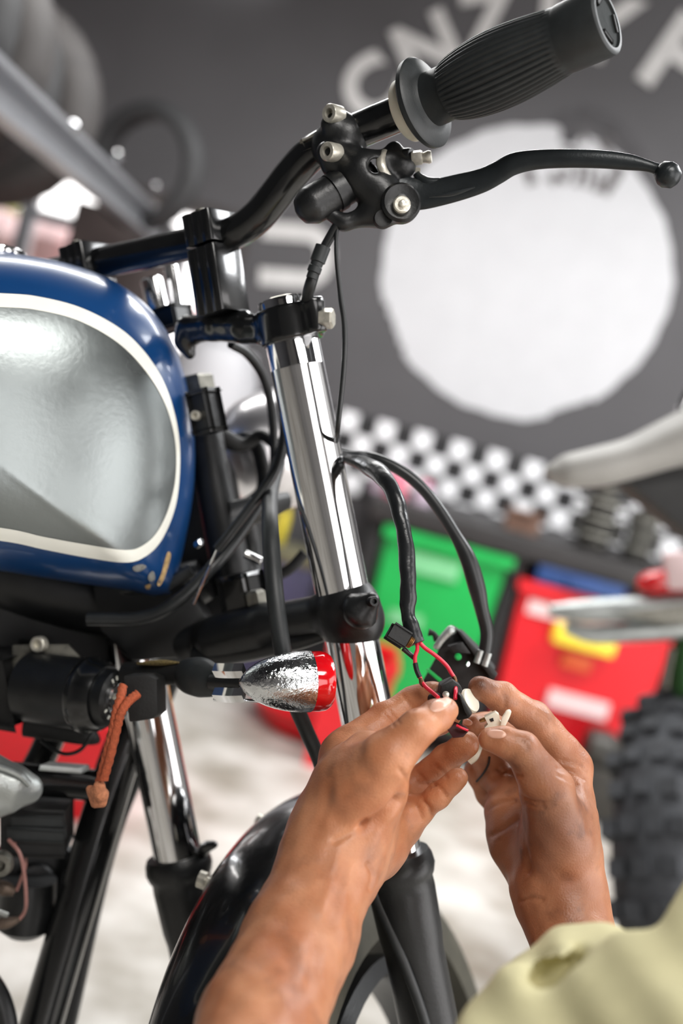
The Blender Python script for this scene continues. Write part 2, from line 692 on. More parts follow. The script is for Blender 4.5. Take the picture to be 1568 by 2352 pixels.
# painted emblem: white disc with ragged rim, brush strokes and letters round it
DC = Vector((0.322, YW, 1.243))
DR = 0.402
n = 180
V = [(DC.x, YW - 0.003, DC.z)]
for i in range(n):
    a = 2 * math.pi * i / n
    r = DR * (1 + 0.006 * math.sin(5 * a + 1) + 0.005 * math.sin(13 * a) + 0.004 * math.sin(29 * a + 2))
    if 3.62 < a < 3.95:
        r *= 0.975 + 0.01 * math.sin(60 * a)
    if 5.15 < a < 5.45:
        r *= 0.965
    V.append((DC.x + r * math.cos(a), YW - 0.003, DC.z + r * math.sin(a)))
Fc = [(0, i + 1, (i + 1) % n + 1) for i in range(n)]
Vb = [(x, YW + 0.001, z) for (x, y, z) in V]
Fb = [(i + 1, n + 1 + i + 1, n + 1 + (i + 1) % n + 1, (i + 1) % n + 1) for i in range(n)]
o = obj('emblem_disc', (V + Vb, Fc + Fb), M_SIGNW, wall_back, 0)
o['label'] = 'large white painted disc on the charcoal wall'


def stroke(name, pxs, wpx, m, yoff=0.0045):
    """a flat brush stroke on the wall, from pixel waypoints"""
    P = catmull([list(W(a, b, YW)) for a, b in pxs], 6)
    Vv, Ff = [], []
    T, N, B = frames(P, (0, 1, 0))
    w = rp(wpx, YW) / 2
    for i, p in enumerate(P):
        ww = w * (0.85 + 0.3 * rng.random())
        for s in (-1, 1):
            q = p + B[i] * ww * s
            Vv.append((q[0], YW - yoff, q[2]))
            Vv.append((q[0], YW - 0.002, q[2]))
    for i in range(len(P) - 1):
        a = i * 4
        Ff += [(a, a + 2, a + 6, a + 4), (a, a + 4, a + 5, a + 1), (a + 2, a + 3, a + 7, a + 6)]
    Ff += [(0, 1, 3, 2), tuple(len(Vv) - 4 + k for k in (0, 2, 3, 1))]
    return obj(name, (Vv, Ff), m, wall_back, 0)


M_STROKE_D = mat('charcoal_brush_paint', rgb(70, 68, 70), 0.7, 0, 0.15, 40)
stroke('paint_stroke', [(1285, 262), (1310, 300), (1300, 330)], 40, M_STROKE_D)
stroke('paint_stroke', [(1330, 255), (1400, 285), (1452, 345), (1470, 380)], 34, M_STROKE_D)
for (a, b, w) in [((1205, 385), (1222, 425), 22), ((1275, 400), (1262, 420), 24), ((1300, 385), (1290, 422), 16),
                  ((1330, 380), (1322, 428), 15), ((1352, 382), (1346, 432), 13), ((1378, 392), (1366, 442), 14),
                  ((1425, 380), (1385, 445), 24), ((1330, 300), (1345, 330), 12), ((1375, 325), (1400, 360), 14),
                  ((1290, 345), (1330, 350), 10), ((1395, 300), (1408, 330), 9)]:
    stroke('paint_stroke', [a, ((a[0] + b[0]) / 2 + 3, (a[1] + b[1]) / 2), b], w, M_STROKE)


def letter(ch, px, py, size, spin=None):
    cu = bpy.data.curves.new('letter', 'FONT')
    cu.body = ch
    cu.size = size
    cu.align_x, cu.align_y = 'CENTER', 'CENTER'
    cu.extrude = 0.0015
    cu.offset = size * 0.042
    to = bpy.data.objects.new('letter_tmp', cu)
    col.objects.link(to)
    dg = bpy.context.evaluated_depsgraph_get()
    me = bpy.data.meshes.new_from_object(to.evaluated_get(dg))
    bpy.data.objects.remove(to)
    p = W(px, py, YW - 0.003)
    a = math.atan2(p.z - DC.z, p.x - DC.x) - math.pi / 2 if spin is None else spin
    rot = Matrix.Rotation(-a, 4, 'Y') @ Matrix.Rotation(math.pi / 2, 4, 'X')
    me.transform(rot)
    me.materials.append(M_LETTER)
    o = bpy.data.objects.new('wall_letter', me)
    col.objects.link(o)
    place(o, p, wall_back)
    return o


for ch, px, py, s in [('U', 690, 588, 0.26), ('C', 858, 210, 0.22), ('N', 985, 118, 0.22), ('Z', 1125, 52, 0.22),
                      ('T', 1262, -2, 0.22), ('Y', 1385, 70, 0.24), ('F', 1545, 135, 0.28)]:
    letter(ch, px, py, s)

# checkered band of small tiles along the foot of the emblem
M_TW = mat('white_checker_tile', rgb(244, 244, 246), 0.35, 0, 0.02, 30)
M_TB = mat('black_checker_tile', rgb(26, 26, 28), 0.4, 0, 0.1, 30)
TS, TH = 0.0535, 0.0555
tz0 = W(1012, 1023, YW).z + TH / 2 - 0.002
tx0 = W(1012, 1023, YW).x - TS * 7.5
proto = {}
for r in range(4):
    for c in range(38):
        k = (r + c + 1) % 2
        ctr = Vector((tx0 + TS * (c + 0.5), YW - 0.004, tz0 - TH * (r + 0.5)))
        if k not in proto:
            proto[k] = box('checker_tile', ctr, WX, WY, WZ, (TS - 0.0015, 0.006, TH - 0.0015), M_TW if k else M_TB, wall_back, 0.001, 1)
        else:
            copy_obj(proto[k], ctr, wall_back)

# ceiling lamp whose pool of light is seen at the top of the wall
M_LAMP = mat('lamp_housing_white', rgb(220, 220, 220), 0.5)
M_TUBE = mat('lit_lamp_tube', (1, 1, 1, 1), 0.4, emit=3.5, var=0.0)
lp = W(455, -60, YW)
lamp = thing('wall_lamp', (lp.x, YW, lp.z), 'short white tube lamp fixed high on the dark wall, above the tyre rack', 'lamp')
wbox('lamp_housing', (lp.x - 0.22, YW - 0.05, lp.z + 0.055), (lp.x + 0.22, YW, lp.z + 0.10), M_LAMP, lamp, 0.006)
lathe('lamp_tube', (lp.x - 0.2, YW - 0.035, lp.z + 0.04), WX, [(0, 0.01), (0.005, 0.013), (0.395, 0.013), (0.4, 0.01)], M_TUBE, lamp, 16)

# ================================================================== background things
# workbench along the wall
M_BENCH = mat('dark_bench_board', rgb(46, 44, 44), 0.5, 0, 0.2, 12)
M_BENCHLEG = mat('dark_bench_steel', rgb(34, 34, 36), 0.5, 0, 0.15, 20)
BZ = 0.575
bench = thing('workbench', (0.9, 2.9, 0), 'long dark workbench standing under the checkered band', 'workbench')
wbox('bench_top', (0.065, 2.62, BZ - 0.05), (2.2, 3.18, BZ), M_BENCH, bench, 0.005)
wbox('lower_shelf', (0.07, 2.66, 0.06), (2.16, 3.16, 0.085), M_BENCH, bench, 0.003)
for x in (0.09, 0.43, 0.86, 1.5, 2.13):
    for y in (2.68, 3.14):
        wbox('leg', (x - 0.02, y - 0.02, 0), (x + 0.02, y + 0.02, BZ - 0.05), M_BENCHLEG, bench, 0.002)


def bin_box(name, label, x0, x1, y0, y1, z0, z1, m, group=None, taper=0.02, rim=0.012):
    """open plastic storage crate with rim"""
    root = thing(name, ((x0 + x1) / 2, (y0 + y1) / 2, z0), label, 'crate', group)
    bm = bmesh.new()
    lo = [bm.verts.new(p) for p in ((x0 + taper, y0 + taper, z0), (x1 - taper, y0 + taper, z0), (x1 - taper, y1 - taper, z0), (x0 + taper, y1 - taper, z0))]
    hi = [bm.verts.new(p) for p in ((x0, y0, z1), (x1, y0, z1), (x1, y1, z1), (x0, y1, z1))]
    w = 0.008
    hi2 = [bm.verts.new(p) for p in ((x0 + w, y0 + w, z1), (x1 - w, y0 + w, z1), (x1 - w, y1 - w, z1), (x0 + w, y1 - w, z1))]
    lo2 = [bm.verts.new(p) for p in ((x0 + taper + w, y0 + taper + w, z0 + w), (x1 - taper - w, y0 + taper + w, z0 + w),
                                     (x1 - taper - w, y1 - taper - w, z0 + w), (x0 + taper + w, y1 - taper - w, z0 + w))]
    bm.faces.new(lo[::-1])
    bm.faces.new(lo2)
    for i in range(4):
        j = (i + 1) % 4
        bm.faces.new((lo[i], lo[j], hi[j], hi[i]))
        bm.faces.new((hi[i], hi[j], hi2[j], hi2[i]))
        bm.faces.new((hi2[i], hi2[j], lo2[j], lo2[i]))
    obj('crate_body', bm, m, root, 0)
    mb = MB()
    e = rim
    for (a, b) in (((x0 - e, y0 - e), (x1 + e, y0)), ((x0 - e, y1), (x1 + e, y1 + e)), ((x0 - e, y0), (x0, y1)), ((x1, y0), (x1 + e, y1))):
        mbox(mb, (a[0], a[1], z1 - 0.02), (b[0], b[1], z1 + 0.004))
    obj('crate_rim', mb, m, root, 0)
    return root


M_GREEN = mat('green_crate_plastic', rgb(20, 172, 78), 0.4, 0, 0.1, 8, sss=0.0)
M_RED = mat('red_crate_plastic', rgb(226, 26, 38), 0.4, 0, 0.08, 8)
M_YEL = mat('yellow_plastic', rgb(252, 228, 70), 0.4, 0, 0.06, 20)
M_PALE = mat('pale_label_paper', rgb(232, 205, 205), 0.6, 0, 0.06, 30)
M_ORANGE = mat('orange_plastic', rgb(226, 96, 46), 0.5)
M_PGREEN = mat('pale_green_label', rgb(120, 196, 140), 0.6)
CY0 = 2.63
g = bin_box('green_crate', 'green plastic crate standing between the fork and the red crate', 0.118, 0.405, CY0, CY0 + 0.3, 0.085, 0.515, M_GREEN)
wbox('crate_label', (0.18, CY0 - 0.002, 0.43), (0.30, CY0 + 0.01, 0.475), M_PGREEN, g)
wbox('crate_label', (0.17, CY0 + 0.004, 0.30), (0.25, CY0 + 0.013, 0.33), M_PGREEN, g)
r_ = bin_box('red_crate', 'red plastic crate with yellow handle and two pale labels', 0.452, 0.825, CY0, CY0 + 0.3, 0.10, 0.475, M_RED)
wbox('label_strip', (0.475, CY0 - 0.004, 0.405), (0.70, CY0 + 0.012, 0.438), M_PALE, r_)
wbox('carry_handle', (0.545, CY0 - 0.03, 0.355), (0.695, CY0 + 0.012, 0.402), M_YEL, r_, 0.012)
wbox('latch', (0.585, CY0 - 0.006, 0.305), (0.655, CY0 + 0.014, 0.342), M_ORANGE, r_, 0.004)
wbox('crate_label', (0.580, CY0 + 0.000, 0.205), (0.725, CY0 + 0.016, 0.245), M_PALE, r_)
p = W(915, 1560, 2.4)
rb = bin_box('red_box', 'small red box on the floor in front of the green crate', 0.055, 0.20, 2.36, 2.56, 0.0, p.z + 0.03, M_RED, taper=0.006, rim=0.004)
p0, p1 = W(0, 1690, 1.75), W(215, 1775, 1.75)
rt = bin_box('red_tub', 'wide red tub on the floor behind the engine', -0.95, -0.24, 1.75, 2.1, 0.0, p0.z + 0.06, M_RED, taper=0.03)
# red washing basin low behind the indicator
p = G(715, 1690)
rb2 = thing('red_basin', (p.x, p.y, 0), 'shallow red basin on the pale floor below the bullet indicator', 'basin')
lathe('basin_shell', (p.x, p.y + 0.05, 0), WZ, [(0, 0.11), (0.004, 0.125), (0.06, 0.16), (0.065, 0.17), (0.06, 0.168), (0.012, 0.12), (0.012, 0.0)], M_RED, rb2, 40)

# things on the bench
M_BLUEBOX = mat('dark_blue_plastic', rgb(34, 66, 120), 0.4)
M_PINK = mat('pink_plastic', rgb(226, 132, 150), 0.4)
M_LILAC = mat('lilac_plastic', rgb(206, 190, 206), 0.4)
M_BROWN = mat('brown_cardboard', rgb(136, 104, 88), 0.7)
M_DARKJUNK = mat('oily_cast_metal', rgb(62, 60, 56), 0.45, 0.5, 0.3, 60)


def jar(name, label, px, py, y, r, h, m, cap_m, cat='jar'):
    p = W(px, py, y)
    root = thing(name, (p.x, y, BZ), label, cat)
    lathe('jar_body', (p.x, y, BZ), WZ, [(0, r * 0.94), (0.004, r), (h * 0.75, r), (h * 0.85, r * 0.7), (h * 0.87, r * 0.6)], m, root, 24)
    lathe('lid', (p.x, y, BZ + h * 0.86), WZ, [(0, r * 0.66), (h * 0.12, r * 0.66), (h * 0.14, r * 0.6)], cap_m, root, 24)


jar('jar', 'pink jar on the workbench beside the wiring sleeve', 905, 1140, 2.75, 0.028, 0.075, M_PINK, M_LILAC)
jar('jar', 'lilac jar on the workbench right of the pink jar', 968, 1150, 2.78, 0.024, 0.06, M_LILAC, M_PINK)
jar('jar', 'pale jar at the end of the workbench next to the fork', 872, 1128, 2.8, 0.026, 0.08, M_LILAC, M_LILAC)
p = W(1200, 1190, 2.8)
cbx = thing('cardboard_box', (p.x, 2.8, BZ), 'small brown cardboard box on the workbench', 'box')
wbox('box_body', (p.x - 0.04, 2.76, BZ), (p.x + 0.04, 2.84, BZ + 0.05), M_BROWN, cbx, 0.002)
wbox('flap', (p.x - 0.04, 2.735, BZ + 0.048), (p.x + 0.04, 2.765, BZ + 0.052), M_BROWN, cbx)
# used cylinder heads / engine castings on the bench
for (px, py, s, lab) in [(1375, 1190, 1.0, 'finned engine casting on the workbench below the grey seat nose'),
                         (1478, 1210, 0.85, 'finned engine casting on the workbench, rightmost of the pair')]:
    p = W(px, py, 2.8)
    root = thing('engine_casting', (p.x, 2.8, BZ), lab, 'engine part', 'engine castings on the bench')
    lathe('cylinder', (p.x, 2.8, BZ), WZ, [(0, 0.04 * s), (0.14 * s, 0.04 * s), (0.15 * s, 0.03 * s)], M_DARKJUNK, root, 24)
    for k in range(6):
        lathe('cooling_fin', (p.x, 2.8, BZ + (0.015 + 0.02 * k) * s), WZ, [(0, 0.062 * s), (0.004 * s, 0.064 * s), (0.008 * s, 0.062 * s)], M_DULL if k % 2 else M_DARKJUNK, root, 24)
    lathe('spigot', (p.x, 2.8, BZ + 0.15 * s), WZ, [(0, 0.022 * s), (0.05 * s, 0.022 * s), (0.05 * s, 0.016 * s)], M_DULL, root, 20)
p = W(1330, 1325, 2.64)
bb = thing('blue_case', (p.x, 2.66, 0.475), 'dark blue plastic case lying on top of the red crate', 'case')
wbox('case_body', (p.x - 0.10, 2.62, 0.482), (p.x + 0.11, 2.8, 0.522), M_BLUEBOX, bb, 0.006)
wbox('case_handle', (p.x - 0.03, 2.60, 0.49), (p.x + 0.04, 2.622, 0.51), M_BLUEBOX, bb, 0.004)

# white plastic drum seen between tank and fork
p = W(500, 850, 2.75)
M_DRUM = mat('white_drum_plastic', rgb(172, 172, 175), 0.45, 0, 0.03, 10)
dr = thing('plastic_drum', (p.x, 2.8, 0), 'tall white plastic drum seen between the tank and the fork', 'drum')
zt = W(540, 775, 2.75).z
lathe('drum_body', (p.x - 0.02, 2.85, 0), WZ, [(0, 0.10), (0.01, 0.115), (zt - 0.1, 0.115), (zt - 0.03, 0.09), (zt - 0.02, 0.05)], M_DRUM, dr, 40)
lathe('drum_cap', (p.x - 0.02, 2.85, zt - 0.02), WZ, [(0, 0.055), (0.025, 0.055), (0.03, 0.05)], M_DRUM, dr, 30)

# clutter seen low between stem and fork
M_OLIVE = mat('olive_canvas', rgb(112, 108, 84), 0.8, 0, 0.3, 20)
M_PURPLE = mat('slate_purple_plastic', rgb(72, 70, 100), 0.5)
q = W(690, 1330, 2.95)
zcase = W(690, 1290, 2.95).z
pc = thing('tool_case', (q.x, 2.95, 0), 'slate purple tool case on the floor behind the fork', 'case')
wbox('case_body', (q.x - 0.12, 2.85, 0), (q.x + 0.035, 3.05, zcase), M_PURPLE, pc, 0.008)
wbox('case_lid', (q.x - 0.125, 2.845, zcase), (q.x + 0.04, 3.055, zcase + 0.03), M_OLIVE, pc, 0.008)
q = W(655, 1185, 2.95)
jy = thing('oil_bottle', (q.x, 2.95, zcase + 0.03), 'yellow oil bottle standing on the slate purple case', 'bottle')
zz = zcase + 0.03
lathe('bottle_body', (q.x, 2.95, zz), WZ, [(0, 0.011), (0.003, 0.013), (0.07, 0.013), (0.09, 0.008), (0.1, 0.006)], M_YEL, jy, 20)
lathe('cap', (q.x, 2.95, zz + 0.1), WZ, [(0, 0.008), (0.015, 0.008), (0.018, 0.005)], M_OLIVE, jy, 16)

# ---- tyre rack on the left
M_RAIL = mat('grey_rack_steel', rgb(150, 152, 156), 0.4, 0.6, 0.08, 10)
M_TYRE = mat('dusty_tyre_rubber', rgb(40, 40, 41), 0.7, 0, 0.2, 30, 0.3, 200)
M_TYRE2 = mat('brownish_tyre_rubber', rgb(50, 47, 46), 0.7, 0, 0.2, 30, 0.3, 200)
RX, RZ = -0.590, 1.045
rack = thing('tyre_rack', (-0.8, 2.2, 0), 'grey steel rack holding a row of tyres', 'rack')


def rail_profile(name, x, z, y0, y1):
    prof = [(-0.018, -0.035), (0.018, -0.035), (0.018, -0.028), (-0.008, -0.028), (-0.008, 0.012), (0.018, 0.02), (0.018, 0.03), (-0.018, 0.03)]
    return prism(name, [(x + a, y0, z + b) for a, b in prof], (0, y1 - y0, 0), M_RAIL, rack)


rail_profile('front_rail', RX, RZ, 1.05, 3.1)
rail_profile('back_rail', RX - 0.42, RZ + 0.12, 1.05, 3.1)
for y in (1.08, 3.07):
    for x in (RX, RX - 0.42):
        wbox('post', (x - 0.02, y - 0.02, 0), (x + 0.02, y + 0.02, RZ + (0.03 if x == RX else 0.15)), M_RAIL, rack)
    wbox('cross_bar', (RX - 0.42, y - 0.015, RZ - 0.02), (RX, y + 0.015, RZ + 0.01), M_RAIL, rack)
for (px, py) in [(255, 352), (150, 285), (345, 425)]:
    yy = -0.59 / ((W(px, py, 1).x)) if True else 2
    p = W(px, py, yy)
    lathe('rail_bolt', (RX + 0.012, yy, p.z), WX, [(0, 0.011), (0.006, 0.011), (0.009, 0.007)], M_CHROME, rack, 16)


def tyre_geo(center, axis, R, w, knob=40):
    """tyre carcass: lathe of a rounded section with a shallow tread"""
    prof = []
    rr = w * 0.52
    for i in range(15):
        a = -0.62 * math.pi + 1.24 * math.pi * i / 14
        prof.append((math.sin(a) * w / 2, R - rr * 0.9 + math.cos(a) * rr * 0.9))
    prof.append((w * 0.30, R - rr * 1.25))
    prof.append((-w * 0.30, R - rr * 1.25))
    return lathe_geo(center, axis, prof, 72, close=True,
                     mod=lambda t, th: 1.0 + (0.008 if abs(t) < w * 0.4 and math.sin(knob * th + 30 * t) > 0 else 0))


for k in range(7):
    y = 1.18 + k * 0.165
    o = obj('tyre', tyre_geo((-0.828 + 0.012 * math.sin(k * 2.1), y, 1.150 + 0.01 * math.cos(k * 1.7)), (0.06 * math.sin(k * 3), 1, 0.02), 0.200 - 0.008 * (k % 3), 0.105), M_TYRE if k % 2 else M_TYRE2, None, 40)
    tag(o, ['nearest grey tyre in the rack, cut by the left edge of the photo', 'second grey tyre from the front of the rack', 'third grey tyre from the front of the rack',
            'middle grey tyre of the row in the rack', 'third grey tyre from the back of the row in the rack', 'second grey tyre from the back of the row in the rack',
            'last big grey tyre of the row, beside the shiny rail bolt'][k], 'tyre', 'tyres standing in the rack')
p = W(345, 385, 2.6)
o = obj('tyre', tyre_geo((p.x - 0.01, 2.6, p.z), (0.35, 1, 0.05), 0.145, 0.06), M_TYRE, None, 40)
tag(o, 'small dark tyre with open centre at the far end of the rack', 'tyre', 'tyres standing in the rack')

# dark cabinet in front of the window, and shrub outside
M_CAB = mat('dark_brown_cabinet', rgb(62, 52, 50), 0.6, 0, 0.2, 10)
a, b = W(178, 560, 2.95), W(408, 560, 2.95)
cab = thing('cabinet', ((a.x + b.x) / 2, 2.95, 0), 'dark brown cabinet below the far end of the tyre rack', 'cabinet')
ztop = W(300, 500, 2.95).z
wbox('cabinet_body', (a.x, 2.85, 0), (b.x, 3.15, ztop), M_CAB, cab, 0.004)
wbox('cabinet_door', (a.x + 0.01, 2.838, 0.05), (b.x - 0.01, 2.85, ztop - 0.02), M_CAB, cab, 0.002)
wbox('door_handle', (b.x - 0.04, 2.82, ztop * 0.5), (b.x - 0.025, 2.838, ztop * 0.5 + 0.1), M_STEEL, cab, 0.002)
M_BLOSSOM = mat('pink_blossom', rgb(244, 206, 206), 0.8, 0, 0.25, 18, sss=0.0)
M_LEAF = mat('olive_leaf', rgb(122, 120, 60), 0.7, 0, 0.3, 20)
shr = thing('flowering_shrub', (-1.4, 3.9, 0), 'pale pink flowering shrub in bright daylight outside the window', 'shrub')
cl, lf = MB(), MB()
for i in range(46):
    c0 = Vector((-2.1 + 1.7 * rng.random(), 3.75 + 0.35 * rng.random(), 0.45 + 0.75 * rng.random()))
    r = 0.05 + 0.05 * rng.random()
    (cl if rng.random() > 0.12 else lf).add(*lathe_geo(c0 - Vector((0, 0, r)), WZ, [(r * (1 - math.cos(math.pi * j / 6)), r * math.sin(math.pi * j / 6) * (1 + 0.2 * (j % 2))) for j in range(7)], 9))
obj('blossom', cl, M_BLOSSOM, shr, 60)
obj('foliage', lf, M_LEAF, shr, 60)
mb = MB()
for i in range(7):
    x = -2.0 + 0.25 * i
    mb.add(*tube_geo([(x, 3.95, 0), (x + 0.05, 3.92, 0.4), (x - 0.04, 3.9, 0.9)], [0.018, 0.012, 0.005], 7, 3))
obj('stems', mb, M_BROWN, shr, 60)
gr = wbox('ground', (-6, 4.6, -0.06), (3, 12, -0.01), M_FLOOR)
tag(gr, kind='structure')

# ---- second motorcycle standing at the right edge
M_SEAT = mat('grey_seat_vinyl', rgb(160, 158, 154), 0.6, 0, 0.06, 20, 0.3, 300)
M_DGREEN = mat('dark_green_plastic', rgb(28, 74, 24), 0.5)
M_KNOB = mat('knobbly_tyre_rubber', rgb(50, 52, 56), 0.75, 0, 0.3, 40, 0.3, 200)
db = thing('dirt_bike', C(1650, 2150, 1.6), 'dirt bike with grey seat and knobbly tyre at the right edge', 'motorcycle')
dd = 1.25
tube('seat', [C(1268, 1085, dd), C(1300, 1082, dd), C(1370, 1072, dd), C(1450, 1052, dd), C(1540, 1018, dd), C(1640, 985, dd), C(1750, 955, dd)],
     [rp(22, dd), rp(38, dd), rp(46, dd), rp(48, dd), rp(58, dd), rp(74, dd), rp(80, dd)], M_SEAT, db, 28, 8, flat=1.9, up=D(0, -1, 0), round_end=True)
prism('seat_pan', [C(1330, 1112, dd), C(1450, 1095, dd), C(1568, 1052, dd), C(1760, 1000, dd), C(1760, 1300, dd), C(1640, 1270, dd), C(1568, 1212, dd), C(1450, 1115, dd), C(1400, 1118, dd)], D(0, 0, 0.07), M_MATTE, db, 0.002)
tube('rear_rack_tube', [C(1560, 960, dd), C(1568, 930, dd), C(1600, 860, dd)], rp(12, dd), M_CHROME, db)
# swing arm, foot-peg bracket, tail light
ds = 1.6
tube('swing_arm', [C(1262, 1402, ds), C(1330, 1404, ds), C(1450, 1400, ds), C(1600, 1396, ds), C(1800, 1400, ds)], [rp(14, ds), rp(26, ds), rp(30, ds), rp(32, ds), rp(34, ds)], M_ALU, db, 18, 5)
tube('swing_arm', [C(1300, 1440, ds), C(1360, 1456, ds), C(1470, 1452, ds), C(1620, 1440, ds), C(1800, 1440, ds)], [rp(14, ds), rp(22, ds), rp(24, ds), rp(26, ds), rp(26, ds)], M_ALU, db, 18, 5)
prism('chain_guard', [C(1400, 1405, ds), C(1560, 1385, ds), C(1700, 1385, ds), C(1700, 1440, ds), C(1500, 1428, ds)], D(0, 0, -0.03), M_DULL, db, 0.003)
tube('tail_light', [C(1478, 1340, ds), C(1500, 1338, ds), C(1600, 1330, ds)], [rp(22, ds), rp(28, ds), rp(32, ds)], M_REDLENS, db, 20, 4, round_end=True)
prism('light_bracket', [C(1520, 1270, ds), C(1560, 1265, ds), C(1700, 1280, ds), C(1700, 1360, ds), C(1525, 1352, ds)], D(0, 0, -0.02), M_PALE, db, 0.003)
tube('green_fork_guard', [C(1585, 1430, ds), C(1572, 1530, ds), C(1575, 1640, ds), C(1600, 1700, ds)], [rp(16, ds), rp(34, ds), rp(36, ds), rp(20, ds)], M_DGREEN, db, 16, 6)
tube('frame_tube', [C(1545, 1490, ds), C(1530, 1560, ds), C(1520, 1660, ds)], rp(12, ds), M_DULL, db, 12)
# wheel: axis leans towards the camera
wc = C(1632, 2036, ds)
wax = D(0.83, -0.18, -0.52)
obj('rear_tyre', tyre_geo(wc, wax, 0.275, 0.115, 0), M_KNOB, db, 40)
mb = MB()
wx = Vector(wax).normalized()
ref = Vector((0, 0, 1))
na = (ref - wx * ref.dot(wx)).normalized()
nb = wx.cross(na)
for k in range(34):
    th = 2 * math.pi * k / 34
    rad = na * math.cos(th) + nb * math.sin(th)
    tan = -na * math.sin(th) + nb * math.cos(th)
    offs = (-0.034, 0.0, 0.034) if k % 2 else (-0.045, -0.017, 0.017, 0.045)
    for s in offs:
        bm = box_bm(wc + rad * (0.270 - abs(s) * 0.25) + wx * s, wx, tan, rad, (0.021, 0.022, 0.03), 0)
        bm.verts.index_update()
        mb.add([v.co.copy() for v in bm.verts], [[v.index for v in f.verts] for f in bm.faces])
        bm.free()
o = obj('tread_blocks', mb, M_KNOB, db, 0)
o['kind'] = 'stuff'
lathe('wheel_hub', wc - wx * 0.05, wx, [(0, 0.03), (0.005, 0.04), (0.03, 0.026), (0.07, 0.026), (0.095, 0.04), (0.1, 0.03)], M_ALU, db, 24)
lathe('wheel_rim', wc, wx, [(-0.035, 0.195), (-0.03, 0.205), (0.03, 0.205), (0.035, 0.195), (0.02, 0.19), (-0.02, 0.19)], M_DARKJUNK, db, 48, close=True)
for k in range(12):
    th = 2 * math.pi * k / 12
    rad = na * math.cos(th) + nb * math.sin(th)
    cyl('spoke', wc + rad * 0.03 + wx * (0.03 if k % 2 else -0.03), wc + rad * 0.193, 0.0022, M_DULL, db, 8)
lathe('brake_disc', wc - wx * 0.052, wx, [(0, 0.05), (0, 0.09), (0.003, 0.09), (0.003, 0.05)], M_DULL, db, 32, close=True)
tube('frame_rail', [C(1640, 1240, 1.30), C(1690, 1340, 1.45), C(1720, 1420, 1.58), C(1800, 1500, 1.62)], 0.014, M_DARKJUNK, db, 14, 5)
tube('axle_stay', [C(1800, 1420, 1.60), C(1790, 1700, 1.58), wc - wx * 0.06], 0.013, M_ALU, db, 14, 4)
tube('axle_stay', [C(1800, 1420, 1.62), C(1830, 1700, 1.66), wc + wx * 0.06], 0.013, M_ALU, db, 14, 4)
tube('axle_nut', [C(1538, 1905, ds - 0.03), C(1560, 1902, ds - 0.05)], rp(24, ds), M_STEEL, db, 12, 2)
p0 = C(1562, 1815, ds - 0.03)
tube('red_caliper', [p0, C(1610, 1800, ds - 0.03)], [rp(18, ds), rp(26, ds)], M_RED, db, 14, 2, round_end=True)
# dark engine lump on the floor beside the red crate
p = G(1385, 1760)
el = thing('gearbox_casing', (p.x - 0.02, 2.6, 0), 'dark oily casing on the floor below the red crate', 'engine part')
q = W(1385, 1725, 2.55)
lathe('casing', (q.x - 0.05, 2.55, q.z), WX, [(0, 0.02), (0.01, 0.045), (0.05, 0.05), (0.08, 0.04), (0.1, 0.02)], M_DARKJUNK, el, 20)
wbox('casing_foot', (q.x - 0.06, 2.5, 0), (q.x + 0.06, 2.62, q.z - 0.03), M_DARKJUNK, el, 0.006)

# ================================================================== the motorcycle
U = D(-0.196, -0.98, 0.0)          # up along the fork
R = D(0.841, -0.168, -0.516)       # along the bars towards the near (right) grip
FW = D(0.506, -0.101, 0.857)       # forwards, square to the fork
moto = thing('motorcycle', (C(500, 1500, 0.84).x, C(500, 1500, 0.84).y, 0),
             'blue-tanked motorcycle with chrome fork and black handlebar, front end stripped', 'motorcycle')

M_BOWL = mat('hazed_chrome', (0.86, 0.84, 0.86, 1), 0.28, 0.85, 0.08, 40)
# ---------------------------------------------------------------- fuel tank
ang = math.radians(20)
TA, TB, TN = D(math.cos(ang), 0, math.sin(ang)), D(0, 1, 0), D(math.sin(ang), 0, -math.cos(ang))
TO = C(400, 950, 0.835)
TH_, TE = 0.098, 2.5


def tank_plane(px, py):
    v = C(px, py, 1.0) - CAM
    t = (TO - CAM).dot(TN) / v.dot(TN)
    q = CAM + v * t - TO
    return q.dot(TA), q.dot(TB)


_out = [(-900, 760), (-700, 620), (-400, 585), (-150, 583), (0, 594), (70, 602), (150, 618), (235, 647), (300, 686), (350, 735), (388, 795), (412, 860),
        (428, 930), (437, 1010), (438, 1090), (430, 1170), (415, 1250), (398, 1318), (374, 1369),
        (300, 1356), (200, 1341), (100, 1326), (0, 1310), (-200, 1285), (-500, 1255), (-800, 1210), (-930, 1050)]
_pl = np.array([tank_plane(*p) for p in _out])
_pl = catmull(_pl, 8, True)
_tc = np.array(tank_plane(-180, 960))
_rel = _pl - _tc
_th = np.arctan2(_rel[:, 1], _rel[:, 0])
_rd = np.hypot(_rel[:, 0], _rel[:, 1])
_o = np.argsort(_th)
_th, _rd = _th[_o], _rd[_o]
_th = np.concatenate([_th - 2 * math.pi, _th, _th + 2 * math.pi])
_rd = np.concatenate([_rd, _rd, _rd])


def tank_s(a, b):
    d = np.array([a, b]) - _tc
    return np.hypot(*d) / np.interp(math.atan2(d[1], d[0]), _th, _rd)


def tank_h(a, b):
    s = min(1.0, tank_s(a, b))
    return TH_ * max(0.0, 1 - s ** TE) ** (1 / TE)


def tank_hit(px, py, off=0.0):
    """point on the near skin of the tank seen at a photo pixel"""
    d = 0.75
    for _ in range(40):
        q = C(px, py, d) - TO
        e = q.dot(TN) - tank_h(q.dot(TA), q.dot(TB))
        d += 0.55 * e
    return C(px, py, d) + TN * off


